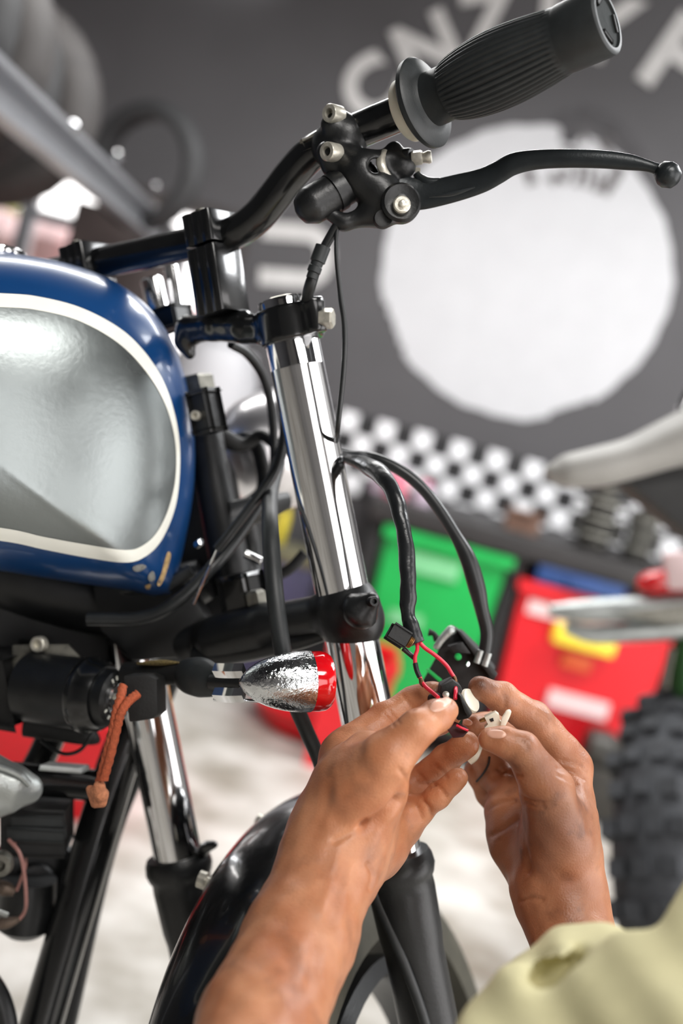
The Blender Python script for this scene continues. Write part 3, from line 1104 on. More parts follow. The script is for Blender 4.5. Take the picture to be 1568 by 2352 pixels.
V, Fc = [], []
NA, NR = 168, 26
tht = np.linspace(-math.pi, math.pi, NA, endpoint=False)
for side in (1, -1):
    base = len(V)
    for j in range(NR):
        t_ = (math.pi / 2) * j / (NR - 1)
        s, h = max(0.0, math.cos(t_)) ** (2 / TE), math.sin(t_) ** (2 / TE)
        for a in tht:
            r = np.interp(a, _th, _rd) * s
            ab = _tc + r * np.array([math.cos(a), math.sin(a)])
            V.append(TO + TA * ab[0] + TB * ab[1] + TN * (side * TH_ * h))
    for j in range(NR - 1):
        for k in range(NA):
            p, q = base + j * NA + k, base + j * NA + (k + 1) % NA
            Fc.append((p, q, q + NA, p + NA) if side > 0 else (p, p + NA, q + NA, q))
bm = bmesh.new()
vs = [bm.verts.new(v) for v in V]
for f in Fc:
    bm.faces.new([vs[i] for i in f])
bmesh.ops.remove_doubles(bm, verts=bm.verts, dist=0.00008)
tank = obj('fuel_tank', bm, M_BLUE, moto, 60)
tank['label'] = 'blue fuel tank with worn front corner'
S_out = [(-620, 900), (-560, 700), (-300, 665), (0, 674), (100, 684), (195, 711), (285, 762), (348, 830), (388, 908), (410, 1000), (412, 1090), (401, 1168), (372, 1238),
         (335, 1277), (288, 1292), (200, 1281), (100, 1262), (0, 1242), (-300, 1205), (-560, 1160)]
S_in = [(-590, 905), (-530, 740), (-300, 698), (0, 706), (92, 714), (182, 738), (268, 786), (330, 848), (375, 920), (400, 1003), (403, 1088), (388, 1163), (360, 1222),
        (325, 1254), (285, 1263), (200, 1251), (100, 1233), (0, 1212), (-300, 1175), (-530, 1135)]
so, si = catmull(S_out, 8, True), catmull(S_in, 8, True)
n = len(so)
V, Fc = [], []
for j in range(4):
    for i in range(n):
        q = so[i] * (1 - j / 3) + si[i] * (j / 3)
        V.append(tank_hit(q[0], q[1], 0.0009))
for j in range(3):
    for i in range(n):
        a, b = j * n + i, j * n + (i + 1) % n
        Fc.append((a, b, b + n, a + n))
o = obj('pinstripe', (V, Fc), M_CREAM, tank, 60)
o['label'] = 'cream stripe'
V, Fc = [], []
cc = np.array([-60.0, 975.0])
NRG = 22
for j in range(NRG):
    s = 1 - j / NRG
    for i in range(n):
        q = cc + (si[i] * 0.9 + so[i] * 0.1 - cc) * s
        V.append(tank_hit(q[0], q[1], 0.0005))
V.append(tank_hit(cc[0], cc[1], 0.0005))
for j in range(NRG - 1):
    for i in range(n):
        a, b = j * n + i, j * n + (i + 1) % n
        Fc.append((a, b, b + n, a + n))
for i in range(n):
    Fc.append(((NRG - 1) * n + i, (NRG - 1) * n + (i + 1) % n, NRG * n))
o = obj('knee_panel', (V, Fc), M_PANEL, tank, 60)
o['label'] = 'silver brushed panel'


def patch(name, poly, m, parent, off=0.0012):
    P = catmull(poly, 4, True)
    c = P.mean(0)
    V = [tank_hit(c[0], c[1], off)] + [tank_hit(q[0], q[1], off * 0.4) for q in P]
    return obj(name, (V, [(0, i + 1, (i + 1) % len(P) + 1) for i in range(len(P))]), m, parent, 60)


M_CHIP = mat('chipped_filler', rgb(196, 164, 112), 0.8, 0, 0.3, 300, 1.0, 600)
M_CHIP2 = mat('grey_primer_chip', rgb(128, 128, 124), 0.7, 0, 0.3, 200)
patch('paint_chip', [(385, 1268), (392, 1275), (386, 1300), (376, 1330), (366, 1346), (361, 1340), (370, 1318), (377, 1292)], M_CHIP, tank)
patch('paint_chip', [(305, 1302), (325, 1296), (336, 1302), (322, 1312), (309, 1312)], M_CHIP2, tank)
patch('paint_chip', [(342, 1318), (352, 1312), (356, 1330), (347, 1336), (340, 1330)], M_CHIP2, tank)
patch('paint_chip', [(333, 1345), (345, 1342), (344, 1352), (336, 1353)], M_CHIP, tank)
lathe('filler_cap', C(-8, 604, 0.80), D(-0.05, -1, 0.10), [(0, 0.019), (0.003, 0.021), (0.006, 0.021), (0.009, 0.015), (0.010, 0.004)], M_CHROME, tank, 48,
      mod=lambda t, th: 1 + 0.02 * math.sin(24 * th))
# ---------------------------------------------------------------- frame under the tank
tube('backbone', [C(-200, 1240, 0.84), C(60, 1330, 0.845), C(300, 1390, 0.85), C(470, 1330, 0.85)], [rp(85, .84), rp(90, .84), rp(75, .84), rp(50, .84)], M_SATIN, moto, 22, 6)
box('coil_cover', C(120, 1420, 0.86), D(1, 0.16, 0.2), D(0, 1, 0), D(-.2, 0, 1), (0.19, 0.055, 0.05), M_MATTE, moto, 0.006)
prism('frame_plate', [C(418, 985, .875), C(492, 985, .875), C(540, 1090, .875), C(580, 1330, .875), C(560, 1425, .875), C(370, 1425, .875), C(385, 1250, .875), C(410, 1120, .875)], D(0, 0, .015), M_SATIN, moto, .003)
tube('head_tube', [C(452, 905, .845), C(480, 1050, .84), C(540, 1360, .835)], [rp(44, .84), rp(42, .84), rp(48, .84)], M_SATIN, moto, 26, 4)
obj('stem_nut', hex_geo(C(452, 902, .83), U, 0.0145, 0.012), M_DULL, moto, 30)
box('lock_housing', C(474, 945, .79), R, U, FW, (0.014, 0.025, 0.014), M_SATIN, moto, 0.003)
socket_bolt('lock_screw', C(452, 955, .785), D(-.3, 0, -1), 0.0035, 0.004, M_STEEL, moto)
tube('down_tube', [C(340, 1520, .86), C(312, 1640, .855), C(262, 1780, .85), C(180, 2060, .84), C(95, 2352, .83), C(30, 2580, .82)],
     [rp(40, .85), rp(44, .85), rp(48, .85), rp(48, .84), rp(50, .83), rp(50, .82)], M_BLACK, moto, 26, 8)
tube('rear_down_tube', [C(470, 1370, .90), C(400, 1530, .91), C(325, 1730, .92), C(240, 1960, .92), C(150, 2352, .92)], rp(26, .9), M_SATIN, moto, 18, 6)
box('frame_gusset', C(372, 1440, .875), D(.55, -.83, 0), D(.83, .55, .1), D(0, 0, 1), (0.045, 0.045, 0.012), M_SATIN, moto, 0.003)
prism('head_gusset', [C(210, 1340, .81), C(420, 1330, .81), C(480, 1430, .81), C(440, 1510, .81), C(300, 1520, .81), C(230, 1450, .81)], D(.003, 0, .02), M_SATIN, moto, .003)
tube('cross_tube', [C(-60, 1782, .80), C(40, 1788, .81), C(140, 1796, .825), C(232, 1806, .84)], rp(37, .82), M_BLACK, moto, 24, 4)
tube('brace_tube', [C(130, 1660, .87), C(95, 1740, .87), C(60, 1800, .87)], rp(34, .87), M_BLACK, moto, 18, 4)
prism('clamp_plate', [C(92, 1757, .79), C(183, 1764, .80), C(186, 1777, .80), C(88, 1770, .79)], D(0.004, 0, 0.012), M_ALU, moto, 0.0006)
# engine top end at the left edge
blob('cylinder_head', [[(-60, 1770, .76, 60), (30, 1800, .765, 42), (62, 1812, .77, 36)], [(-60, 1850, .76, 50), (20, 1840, .765, 30)]], M_ALU, moto, 0.006, h=0.0022)
tube('head_fin', [C(-20, 1752, .75), C(40, 1775, .755), C(66, 1800, .76)], rp(8, .76), M_ALU, moto, 10, 5, flat=1.8)
box('regulator', C(88, 1892, .82), D(1, .06, .1), D(0, 1, 0), D(-.1, 0, 1), (0.040, 0.030, 0.05), M_MATTE, moto, 0.002)
box('rubber_pad', C(88, 1882, .80), D(1, .05, .1), D(0, 1, 0), D(-.1, 0, 1), (0.033, 0.0065, 0.012), M_RUBBER, moto, 0.001)
box('rubber_pad', C(84, 1912, .80), D(1, .08, .1), D(0, 1, 0), D(-.1, 0, 1), (0.036, 0.0075, 0.014), M_RUBBER, moto, 0.0015)
horn = lathe('horn', C(78, 2030, .86), D(0.35, -0.05, -0.93), [(-0.02, 0.03), (-0.018, 0.036), (-0.004, 0.037), (0.0, 0.034), (0.002, 0.022), (0.001, 0.016), (0.004, 0.014), (0.005, 0.004)], M_SATIN, moto, 40)
lathe('horn_mouth', C(62, 2080, .845), D(-0.1, 0.98, 0.0), [(-0.02, 0.02), (0.0, 0.021), (0.016, 0.02), (0.022, 0.012)], M_SATIN, horn, 32)
lathe('mount_nut', C(4, 1978, .78), D(0.15, 0, -1), [(0, 0.008), (0.006, 0.009), (0.011, 0.0075), (0.011, 0.004), (0.004, 0.0038)], M_DULL, moto, 22)
tube('horn_wire', [C(20, 1929, .79), C(45, 1960, .785), C(56, 2010, .785), C(60, 2070, .785), C(56, 2095, .79), C(44, 2112, .79)], rp(4.5, .79), M_BROWNW, moto, 8)
tube('horn_wire', [C(20, 1929, .79), C(54, 1950, .80), C(59, 1985, .80), C(48, 2020, .80), C(38, 2046, .80)], rp(4.0, .79), M_BROWNW, moto, 8)
M_RUST = mat('rusty_terminal', rgb(98, 84, 74), 0.5, 0.5, 0.4, 150, 0.5, 300)
tube('rusty_terminal', [C(-14, 2036, .80), C(14, 2042, .80), C(34, 2050, .80)], [rp(18, .8), rp(17, .8), rp(9, .8)], M_RUST, moto, 12, 4)
tube('rusty_terminal', [C(-16, 2122, .79), C(18, 2120, .79), C(46, 2110, .79)], [rp(12, .8), rp(13, .8), rp(6, .8)], M_RUST, moto, 12, 4)
tube('terminal_blade', [C(-14, 2092, .79), C(18, 2104, .79)], rp(8, .79), M_ALU, moto, 8, 2, flat=0.4)
tube('exhaust_header', [C(-90, 2190, .80), C(-20, 2262, .80), C(10, 2330, .80), C(20, 2420, .80)], rp(26, .8), M_SATIN, moto, 18, 6)

# ---------------------------------------------------------------- ignition switch
IX = D(0.90, 0.05, -0.42).normalized()
ign_o = C(62, 1575, .80)
ign = lathe('ignition_switch', ign_o, IX, [(0, .020), (.004, .0245), (.055, .0245), (.056, .0225), (.064, .0225)], M_SATIN, moto, 40)
lathe('switch_collar', ign_o + IX * .050, IX, [(0, .0245), (.002, .0258), (.006, .0262), (.009, .0245), (.013, .0240), (.018, .021)], M_BLACK, ign, 40)
lathe('switch_bezel', ign_o + IX * .066, IX, [(0, .0185), (.004, .0195), (.010, .0185), (.012, .016), (.011, .012)], M_SATIN, ign, 36)
lathe('chrome_ring', ign_o + IX * .0765, IX, [(0, .0125), (.003, .0125), (.0035, .011), (.003, .0100), (0, .0100)], M_CHROME, ign, 32, close=True)
IY = U - IX * U.dot(IX)
IY.normalize()
IZ = IX.cross(IY)
for k, a in enumerate((-0.5, -0.2, 0.1, 0.42, 1.9, 2.3)):
    q = ign_o + IX * .0782 + (IY * math.cos(a) + IZ * math.sin(a)) * 0.0148
    box('switch_mark', q, IX, IY * math.cos(a) + IZ * math.sin(a), -IY * math.sin(a) + IZ * math.cos(a), (0.0006, 0.0026, 0.0013), M_CREAM, ign)
box('rear_cover', C(25, 1570, .81), IX, U, IX.cross(U), (0.022, 0.046, 0.042), M_MATTE, ign, 0.005)
tube('switch_lead', [C(95, 1700, .80), C(120, 1720, .795), C(152, 1732, .79), C(185, 1722, .79), C(208, 1690, .79), C(225, 1650, .80)], rp(4.5, .79), M_CABLE, moto, 8)
tube('switch_boot', [C(60, 1660, .81), C(130, 1672, .81), C(200, 1690, .81), C(222, 1700, .82)], [rp(32, .81), rp(30, .81), rp(22, .81), rp(10, .81)], M_MATTE, moto, 18, 5)
prism('grey_bracket', [C(28, 1482, .80), C(155, 1480, .80), C(186, 1512, .80), C(186, 1525, .80), C(90, 1516, .80), C(48, 1530, .80), C(42, 1600, .80), C(28, 1600, .80)], D(0, 0, 0.004), M_DULL, moto, 0.0006)
lathe('bracket_bolt', C(95, 1479, .798), D(-0.25, -0.05, -1), [(0, .0055), (.006, .0055), (.0068, .0048), (.0066, .0032), (.003, .003)], M_STEEL, moto, 20)

# key with its cord
key = thing('ignition_key', C(300, 1600, .72), 'black-headed ignition key hanging an orange cord from the switch', 'key')
kd = .725
kb = prism_bm([C(282, 1552, kd), C(338, 1550, kd), C(360, 1560, kd), C(362, 1640, kd), C(348, 1652, kd), C(296, 1660, kd)], D(.004, 0, .013), .0016)
obj('key_head', kb, M_MATTE, key, 35)
cyl('key_blade', C(262, 1600, .735), C(300, 1602, .73), rp(8, .73), M_STEEL, key, 12)
cord = MB()
for pts in ([(282, 1576, .715), (276, 1606, .708), (268, 1632, .707), (262, 1662, .708), (252, 1706, .712), (240, 1752, .716), (230, 1790, .72), (226, 1808, .72)],
            [(316, 1594, .712), (300, 1606, .708), (286, 1622, .705), (275, 1645, .705), (266, 1682, .708), (252, 1740, .712), (238, 1790, .716)]):
    cord.add(*tube_geo([C(*p) for p in pts], rp(10.5, .71), 12, 10, mod=lambda f, t: 1 + 0.13 * math.sin(3 * t + 90 * f)))
obj('cord', cord, M_CORD, key, 60)
blob('cord_knot', [[(214, 1818, .72, 12), (232, 1828, .715, 15)], [(228, 1806, .718, 14), (226, 1842, .718, 13)], [(206, 1812, .722, 9), (218, 1846, .72, 10)], [(240, 1822, .718, 10), (236, 1846, .716, 9)]],
     mat('frayed_cord_end', rgb(196, 128, 92), 0.85, 0, 0.3, 300, 0.8, 900), key, 0.002, h=0.0008)

# ---------------------------------------------------------------- fork
def fork_axis(py, dx=0.0):
    return C(672 + 0.2 * (py - 790), py, 0.742)


f_n0, f_n1 = fork_axis(690), fork_axis(2010)
RF = rp(62.5, .742)
FAR = D(-.1547, .031, .095)
axf = (f_n1 - f_n0).normalized()
for off, nm in ((Vector((0, 0, 0)), 'near'), (FAR, 'far')):
    a, b = f_n0 + off, f_n1 + off
    L = (b - a).length
    o = lathe('fork_tube', a, b - a, [(0, RF * .96), (.002, RF), (.0445, RF), (.0448, RF * 1.006), (.0452, RF * 1.0), (L, RF)], M_CHROME, moto, 48)
    o['label'] = 'chrome fork tube on the near side' if nm == 'near' else 'chrome fork tube on the far side'
    base = (fork_axis(1972) if nm == 'near' else C(408, 1975, .84))
    leg = lathe('fork_leg', base, axf, [(-.004, RF * 1.02), (-.004, RF * 1.26), (.0, RF * 1.36), (.006, RF * 1.40), (.011, RF * 1.32), (.014, RF * 1.22), (.02, RF * 1.24), (.05, RF * 1.18), (.06, RF * 1.1), (.30, RF * 1.1)], M_SATIN, moto, 40)
    if nm == 'far':
        tube('fender_lug', [C(462, 1962, .83), C(474, 1946, .825), C(492, 1940, .82)], [rp(12, .83), rp(14, .83), rp(9, .83)], M_BLACK, leg, 14, 4, round_end=True)
# the far tube stands on its own measured line
# lower clamp
lc = fork_axis(1408)
lower = blob('lower_clamp', [[(797, 1398, .742, 78), (806, 1424, .742, 78)],
                             [(770, 1405, .745, 46), (640, 1428, .775, 44), (540, 1452, .80, 46), (440, 1476, .82, 46), (300, 1490, .85, 52)],
                             [(830, 1400, .71, 46), (852, 1380, .705, 22)],
                             [(600, 1440, .78, 55), (500, 1470, .80, 55)]], M_SATIN, moto, 0.006, h=0.0018)
socket_bolt('pinch_bolt', C(852, 1382, .700), D(.3, -.1, -.9), rp(12, .69), .006, M_SATIN, lower)
tube('clamp_flange', [C(450, 1510, .80), C(560, 1496, .785), C(680, 1472, .765), C(745, 1456, .75)], [rp(26, .8), rp(26, .78), rp(22, .76), rp(16, .75)], M_SATIN, moto, 14, 5)
box('stem_stop', C(560, 1372, .80), R, U, FW, (0.022, 0.028, 0.02), M_BLACK, lower, 0.003)
lathe('stem_bolt', C(590, 1395, .785), U, [(0, .008), (.010, .008), (.012, .006)], M_DULL, lower, 6)
# top clamp
UC = np.array([-.196, -.98, 0])
_ztop = float(np.dot(camspace(661, 708, .742), UC))
_zbot = float(np.dot(camspace(676, 786, .742), UC))


def clamp_clip(P, d):
    """flat top and bottom faces square to the fork"""
    h = P @ UC
    arm = d
    boss = smax(smax(d, h - _ztop, .002), _zbot - h, .002)
    near = np.clip((P[:, 0] + .062) / .012, 0, 1)
    return boss * near + arm * (1 - near)


top = blob('top_clamp', [[(658, 700, .742, 74), (676, 800, .742, 74)],
                         [(690, 700, .736, 36), (716, 690, .724, 26), (734, 790, .724, 26)],
                         [(640, 752, .746, 46), (560, 752, .76, 36), (490, 750, .775, 33), (436, 758, .79, 32)],
                         [(560, 748, .76, 30), (480, 752, .80, 30)],
                         [(436, 756, .79, 27), (424, 785, .79, 22), (436, 812, .79, 14)]], M_BLACK, moto, 0.005, h=0.0014, extra=clamp_clip)
obj('fork_cap_nut', hex_geo(C(652, 706, .742), U, 0.0118, 0.0065), M_STEEL, top, 30)
obj('pinch_bolt', hex_geo(C(736, 732, .722), D(1, .02, -.25), 0.0066, 0.0085), M_STEEL, top, 30)
# risers
def riser(base, tip, d0, cap_px, label):
    """fluted block riser: face with flutes towards the rider, flat cheek towards the near side"""
    a = base
    up = (tip - base)
    H = up.length
    up.normalize()
    w, dp = 0.0235, 0.030
    prof = [(-w / 2, dp / 2), (w / 2, dp / 2), (w / 2, -dp / 2 + .002)]
    nfl = 3
    for i in range(nfl * 6 + 1):
        x = w / 2 - .001 - (w - .002) * i / (nfl * 6)
        prof.append((x, -dp / 2 - .0011 * abs(math.sin(math.pi * i / 6))))
    prof.append((-w / 2, -dp / 2 + .002))
    def slab(name, t0, t1, par):
        return prism(name, [a + R * x + FW * y + up * t0 for x, y in prof], up * (t1 - t0), M_BLACK, par, 0.0006)
    o = slab('handlebar_riser', 0, H * cap_px, moto)
    o['label'] = label
    slab('riser_cap', H * (cap_px + .03), H, o)
    for sx in (-1, 1):
        socket_bolt('cap_bolt', a + up * H + FW * (sx * .008), up, .0034, .003, M_DULL, o)
    return o


riser(C(512, 722, .760), C(478, 494, .757), .76, .66, 'near handlebar riser')
riser(C(235, 800, .825), C(192, 566, .822), .82, .66, 'far handlebar riser')
cyl('gauge_body', C(348, 640, .87), C(372, 745, .87), rp(26, .87), M_CHROME, moto, 28)
cyl('gauge_stem', C(392, 610, .88), C(408, 712, .88), rp(17, .88), M_CHROME, moto, 24)
box('gauge_bracket', C(385, 735, .86), R, U, FW, (.03, .014, .02), M_SATIN, moto, .002)

# handlebar
RB = 0.0111
bar = tube('handlebar', [C(-420, 700, .96), C(-60, 660, .88), C(120, 628, .842), C(215, 607, .822), C(330, 583, .798), C(440, 560, .775), C(500, 548, .762), C(548, 530, .753),
                         C(592, 497, .746), C(632, 450, .740), C(672, 398, .735), C(715, 354, .728), C(770, 322, .720), C(850, 288, .708), C(940, 250, .694), C(1340, 76, .625)], RB, M_BLACK, moto, 28, 10)
gA = (C(1398, 45, .617) - C(985, 232, .686)).normalized()
gO = C(945, 250, .692)
gL = (C(1398, 45, .617) - gO).length
fl0 = (C(975, 236, .687) - gO).length
lathe('grip_washer', gO - gA * .0045, gA, [(0, .0125), (.0, .0182), (.001, .0190), (.006, .0195), (.007, .019), (.007, .0125)], M_WHITE, bar, 44)


def rib(t, th):
    return 1.0


prof = [(fl0 - .0035, .0135), (fl0 - .0035, .0255), (fl0 - .002, .0272), (fl0 + .001, .0275), (fl0 + .0025, .0262), (fl0 + .004, .0195), (fl0 + .006, .0162), (fl0 + .017, .0162), (fl0 + .0185, .0172)]
body = []
NB = 34
t0, t1 = fl0 + .019, gL - .027
for i in range(NB + 1):
    u = i / NB
    r = .0174 + .0046 * math.sin(math.pi * u ** 0.80) + 0.0010 * u
    body.append((t0 + (t1 - t0) * u, r))
prof += body
re_ = body[-1][1]
prof += [(t1 + .0015, re_ * 1.005), (t1 + .003, re_ * 1.02), (gL - .004, re_ * 1.03), (gL - .001, re_ * 1.0), (gL, re_ * .93), (gL, re_ * .82), (gL - .002, re_ * .80)]
lathe('end_cap', gO, gA, [(gL - .004, re_ * .8), (gL - .0014, re_ * .8), (gL - .0012, re_ * .6), (gL - .0018, re_ * .3), (gL - .0012, re_ * .12), (gL - .0012, .0004)], M_ENDCAP, bar, 48)
rib_lo, rib_hi = t0 + .001, t1 - .004


def ribs(t, th):
    if rib_lo < t < rib_hi:
        return 1.0 - 0.045 * (0.5 + 0.5 * math.cos(38 * th)) ** 2
    return 1.0


grip = lathe('grip', gO, gA, prof, M_RUBBER, bar, 352, 40, mod=ribs)
grip['label'] = 'black ribbed rubber grip with round flange'
for k in range(3):
    a = 0.6 + 2 * math.pi * k / 3
    n1 = (U - gA * U.dot(gA)).normalized()
    n2 = gA.cross(n1)
    q = gO + gA * (gL - .0006) + (n1 * math.cos(a) + n2 * math.sin(a)) * re_ * .62
    box('end_slot', q, gA, n1 * math.cos(a) + n2 * math.sin(a), -n1 * math.sin(a) + n2 * math.cos(a), (.0014, .0022, .010), M_MATTE, bar, .0004)
cyl('far_grip', C(-560, 715, .99), C(-330, 695, .945), .0165, M_RUBBER, bar, 24)

# ---------------------------------------------------------------- brake lever and its perch
BA = (C(850, 288, .708) - C(770, 322, .720)).normalized()
perch = blob('lever_perch', [[(790, 318, .712, 56), (768, 336, .716, 54)],
                             [(758, 286, .702, 22), (776, 272, .706, 22)],
                             [(752, 350, .698, 26), (764, 380, .702, 28)],
                             [(790, 370, .705, 42), (830, 400, .70, 52), (868, 440, .70, 52)],
                             [(840, 390, .70, 44), (890, 372, .70, 30)],
                             [(880, 470, .70, 42), (915, 470, .695, 44)],
                             [(850, 490, .70, 28), (878, 500, .70, 26)],
                             [(868, 488, .70, 26), (790, 512, .70, 18), (752, 486, .70, 16)],
                             [(905, 345, .70, 20), (922, 380, .70, 34)]], M_SATIN, moto, 0.004, h=0.0012,
             cut=[[(862, 380, .68, 16), (862, 384, .73, 16)]])
for (px, py, d) in ((762, 259, .690), (757, 346, .684)):
    socket_bolt('clamp_bolt', C(px + 16, py + 6, d + .012), D(-.62, .12, -.78), rp(22, .69), .010, M_STEEL, perch)
tube('brake_switch', [C(712, 474, .698), C(740, 458, .70), C(790, 430, .702), C(840, 404, .705)], [rp(44, .7), rp(45, .7), rp(43, .7), rp(38, .7)], M_SATIN, moto, 28, 5, round_end=True)
tube('switch_band', [C(763, 446, .70), C(778, 437, .701)], rp(46.5, .7), M_SATIN, moto, 28, 2)
lathe('pivot_boss', C(918, 470, .690), D(.12, 0, -1), [(0, rp(46, .69)), (.005, rp(46, .69)), (.007, rp(40, .69)), (.006, rp(30, .69))], M_SATIN, perch, 32)
lathe('pivot_bolt', C(921, 472, .684), D(.12, 0, -1), [(0, rp(20, .69)), (.003, rp(20, .69)), (.0036, rp(17, .69)), (.0036, rp(9, .69)), (.006, rp(8, .69)), (.0065, rp(5, .69))], M_STEEL, perch, 22)
lathe('lower_boss', C(878, 505, .690), D(.12, 0, -1), [(0, rp(22, .69)), (.004, rp(20, .69)), (.003, rp(12, .69))], M_MATTE, perch, 24)
tube('adjuster_ear', [C(884, 346, .695), C(874, 366, .692), C(878, 388, .690), C(893, 408, .692)], [rp(5, .69), rp(7, .69), rp(7, .69), rp(5, .69)], M_STEEL, perch, 10, 6, flat=1.6)
tube('adjuster_spring', [C(888, 372, .70), C(900, 392, .70)], rp(11, .70), M_DULL, perch, 14, 2)
tube('adjuster_block', [C(908, 366, .70), C(938, 362, .698), C(946, 361, .697)], [rp(22, .7), rp(22, .7), rp(20, .7)], M_SATIN, perch, 20, 3)
ga = D(1, -.06, -.2).normalized()
obj('adjuster_nut', hex_geo(C(946, 364, .697), ga, rp(17, .697), .0065), M_STEEL, perch, 30)
lathe('adjuster_screw', C(966, 363, .696), ga, [(0, rp(11, .696)), (.003, rp(13, .696)), (.005, rp(15, .696)), (.0065, rp(13, .696)), (.0062, rp(4, .696))], M_STEEL, perch, 18)
prism('adjuster_tab', [C(951, 384, .70), C(966, 386, .70), C(964, 408, .70), C(958, 404, .70)], D(0, 0, .002), M_STEEL, perch)
bl = tube('brake_lever', [C(905, 440, .70), C(940, 446, .699), C(980, 447, .697), C(1050, 431, .693), C(1105, 415, .689), C(1142, 397, .686), C(1178, 377, .683), C(1230, 367, .680),
                          C(1300, 364, .676), C(1380, 366, .672), C(1440, 372, .669), C(1478, 379, .667), C(1502, 386, .666), C(1520, 393, .665)],
          [rp(q, .68) for q in (48, 40, 34, 32, 29, 27, 26, 23, 21.5, 20.5, 18.5, 14, 12.5, 15)], M_LEVER, moto, 28, 8, flat=[.30, .3, .3, .32, .36, .42, .5, .55, .58, .6, .6, .7, .8, .9], up=D(0, -1, 0), round_end=True)
bl['label'] = 'black brake lever with ball end'
tube('lever_ball', [C(1528, 398, .665), C(1538, 405, .664)], rp(30, .665), M_LEVER, bl, 28, 3, round_end=True)
tube('lever_rib', [C(985, 452, .689), C(1040, 444, .686), C(1090, 430, .683)], [rp(2, .69), rp(6, .69), rp(2, .69)], M_LEVER, bl, 8, 5)
tube('lever_shoulder', [C(955, 398, .70), C(966, 412, .70), C(985, 420, .698), C(1020, 416, .696)], [rp(8, .7), rp(13, .7), rp(13, .7), rp(8, .7)], M_LEVER, bl, 14, 5)
box('mirror_boss', C(722, 334, .722), BA, D(-.3, -.9, 0), D(0, 0, 1), (.015, .006, .012), M_STEEL, perch, .002)
cyl('mirror_bolt', C(858, 285, .722), C(856, 250, .722), rp(20, .72), M_STEEL, perch, 18)
tube('cable_stub', [C(775, 515, .700), C(766, 530, .702), C(748, 562, .705), C(738, 582, .707)], rp(11, .70), M_CABLE, moto, 14, 4)
o = lathe('cable_adjuster', C(742, 566, .706), D(-.35, .94, .03), [(0, rp(18, .7)), (.010, rp(18, .7)), (.0105, rp(15, .7)), (.013, rp(14, .7)), (.0135, rp(16, .7)), (.017, rp(16, .7)), (.0175, rp(13, .7)), (.021, rp(13, .7))], M_RUBBER, moto, 22)
tube('brake_cable', [C(722, 625, .708), C(710, 662, .712), C(702, 700, .73), C(694, 760, .78), C(676, 900, .82), C(640, 1060, .83), C(600, 1150, .82), C(540, 1240, .80), C(480, 1310, .785), C(410, 1378, .78), C(330, 1418, .78), C(200, 1422, .78)],
     [rp(13, .71), rp(14, .71), rp(15, .73)] + [rp(15, .79)] * 9, M_CABLE, moto, 16, 8)
tube('switch_wire', [C(776, 520, .70), C(772, 545, .70), C(773, 600, .70), C(782, 680, .703), C(791, 750, .705), C(790, 830, .707), C(783, 910, .71), C(775, 985, .715), C(770, 1020, .74)], [rp(5, .7), rp(5, .7), rp(5.5, .7)] + [rp(6.5, .7)] * 6, M_CABLE, moto, 10, 8)
cyl('switch_terminal', C(795, 520, .70), C(812, 512, .70), rp(9, .7), M_MATTE, moto, 12)

# ---------------------------------------------------------------- headlight behind the fork
hl = C(598, 1035, .935)
hax = D(.506, -.101, .857)
lathe('headlight', hl, hax, [(-.042, .004), (-.040, .015), (-.032, .028), (-.018, .039), (0, .046), (.016, .049), (.020, .051), (.026, .051), (.028, .045)], M_BOWL, moto, 48)
tube('headlight_bracket', [C(520, 1010, .90), C(575, 1010, .885), C(600, 1060, .885), C(602, 1130, .885), C(540, 1180, .88)], [rp(14, .88), rp(16, .88), rp(17, .88), rp(18, .88), rp(24, .88)], M_SATIN, moto, 14, 6, flat=.5)
tube('wiring_bundle', [C(470, 985, .86), C(520, 1010, .865), C(560, 1022, .87), C(600, 1000, .87), C(640, 1030, .86)], [rp(24, .86), rp(22, .86), rp(16, .86), rp(14, .86), rp(12, .86)], M_MATTE, moto, 14, 6)
tube('clutch_cable', [C(640, 900, .80), C(652, 990, .79), C(636, 1070, .785), C(600, 1130, .78), C(530, 1222, .775), C(498, 1262, .775)], rp(11, .78), M_CABLE, moto, 14, 8)
cyl('clutch_inner_wire', C(498, 1264, .775), C(444, 1388, .775), rp(3.2, .775), M_CHROME, moto, 10)
tube('clutch_cable_tail', [C(440, 1310, .80), C(380, 1345, .80), C(320, 1350, .81), C(230, 1370, .82)], rp(16, .8), M_CABLE, moto, 12, 6)
sp = tube('speedo_cable', [C(640, 1060, .82), C(622, 1130, .79), C(620, 1200, .745), C(626, 1300, .725), C(634, 1390, .715), C(650, 1500, .712), C(672, 1600, .72), C(700, 1670, .73), C(732, 1745, .74), C(775, 1880, .74), C(860, 2050, .73), C(960, 2300, .72), C(1010, 2480, .72)],
          [rp(17, .76), rp(18, .76), rp(20, .74), rp(21, .72), rp(21, .71), rp(21, .71), rp(19, .72), rp(18, .73), rp(17, .74), rp(15, .74), rp(13, .73), rp(12, .72), rp(12, .72)], M_RUBBER, moto, 16, 8)
tube('hose', [C(530, 790, .80), C(570, 815, .815), C(606, 870, .83), C(626, 960, .84), C(630, 1100, .85)], rp(11, .81), M_CABLE, moto, 12, 6)
tube('lower_bracket', [C(520, 1180, .83), C(600, 1168, .85), C(660, 1150, .87)], [rp(30, .83), rp(34, .85), rp(22, .87)], M_SATIN, moto, 14, 4, flat=.6)
cyl('bracket_screw', C(600, 1290, .80), C(562, 1272, .80), rp(10, .8), M_CHROME, moto, 14)
cyl('bracket_screw', C(452, 1252, .79), C(462, 1244, .785), rp(9, .79), M_CHROME, moto, 12)
tube('engine_hanger', [C(560, 1180, .87), C(575, 1260, .87), C(570, 1340, .86)], [rp(34, .87), rp(30, .87), rp(34, .87)], M_SATIN, moto, 14, 4)
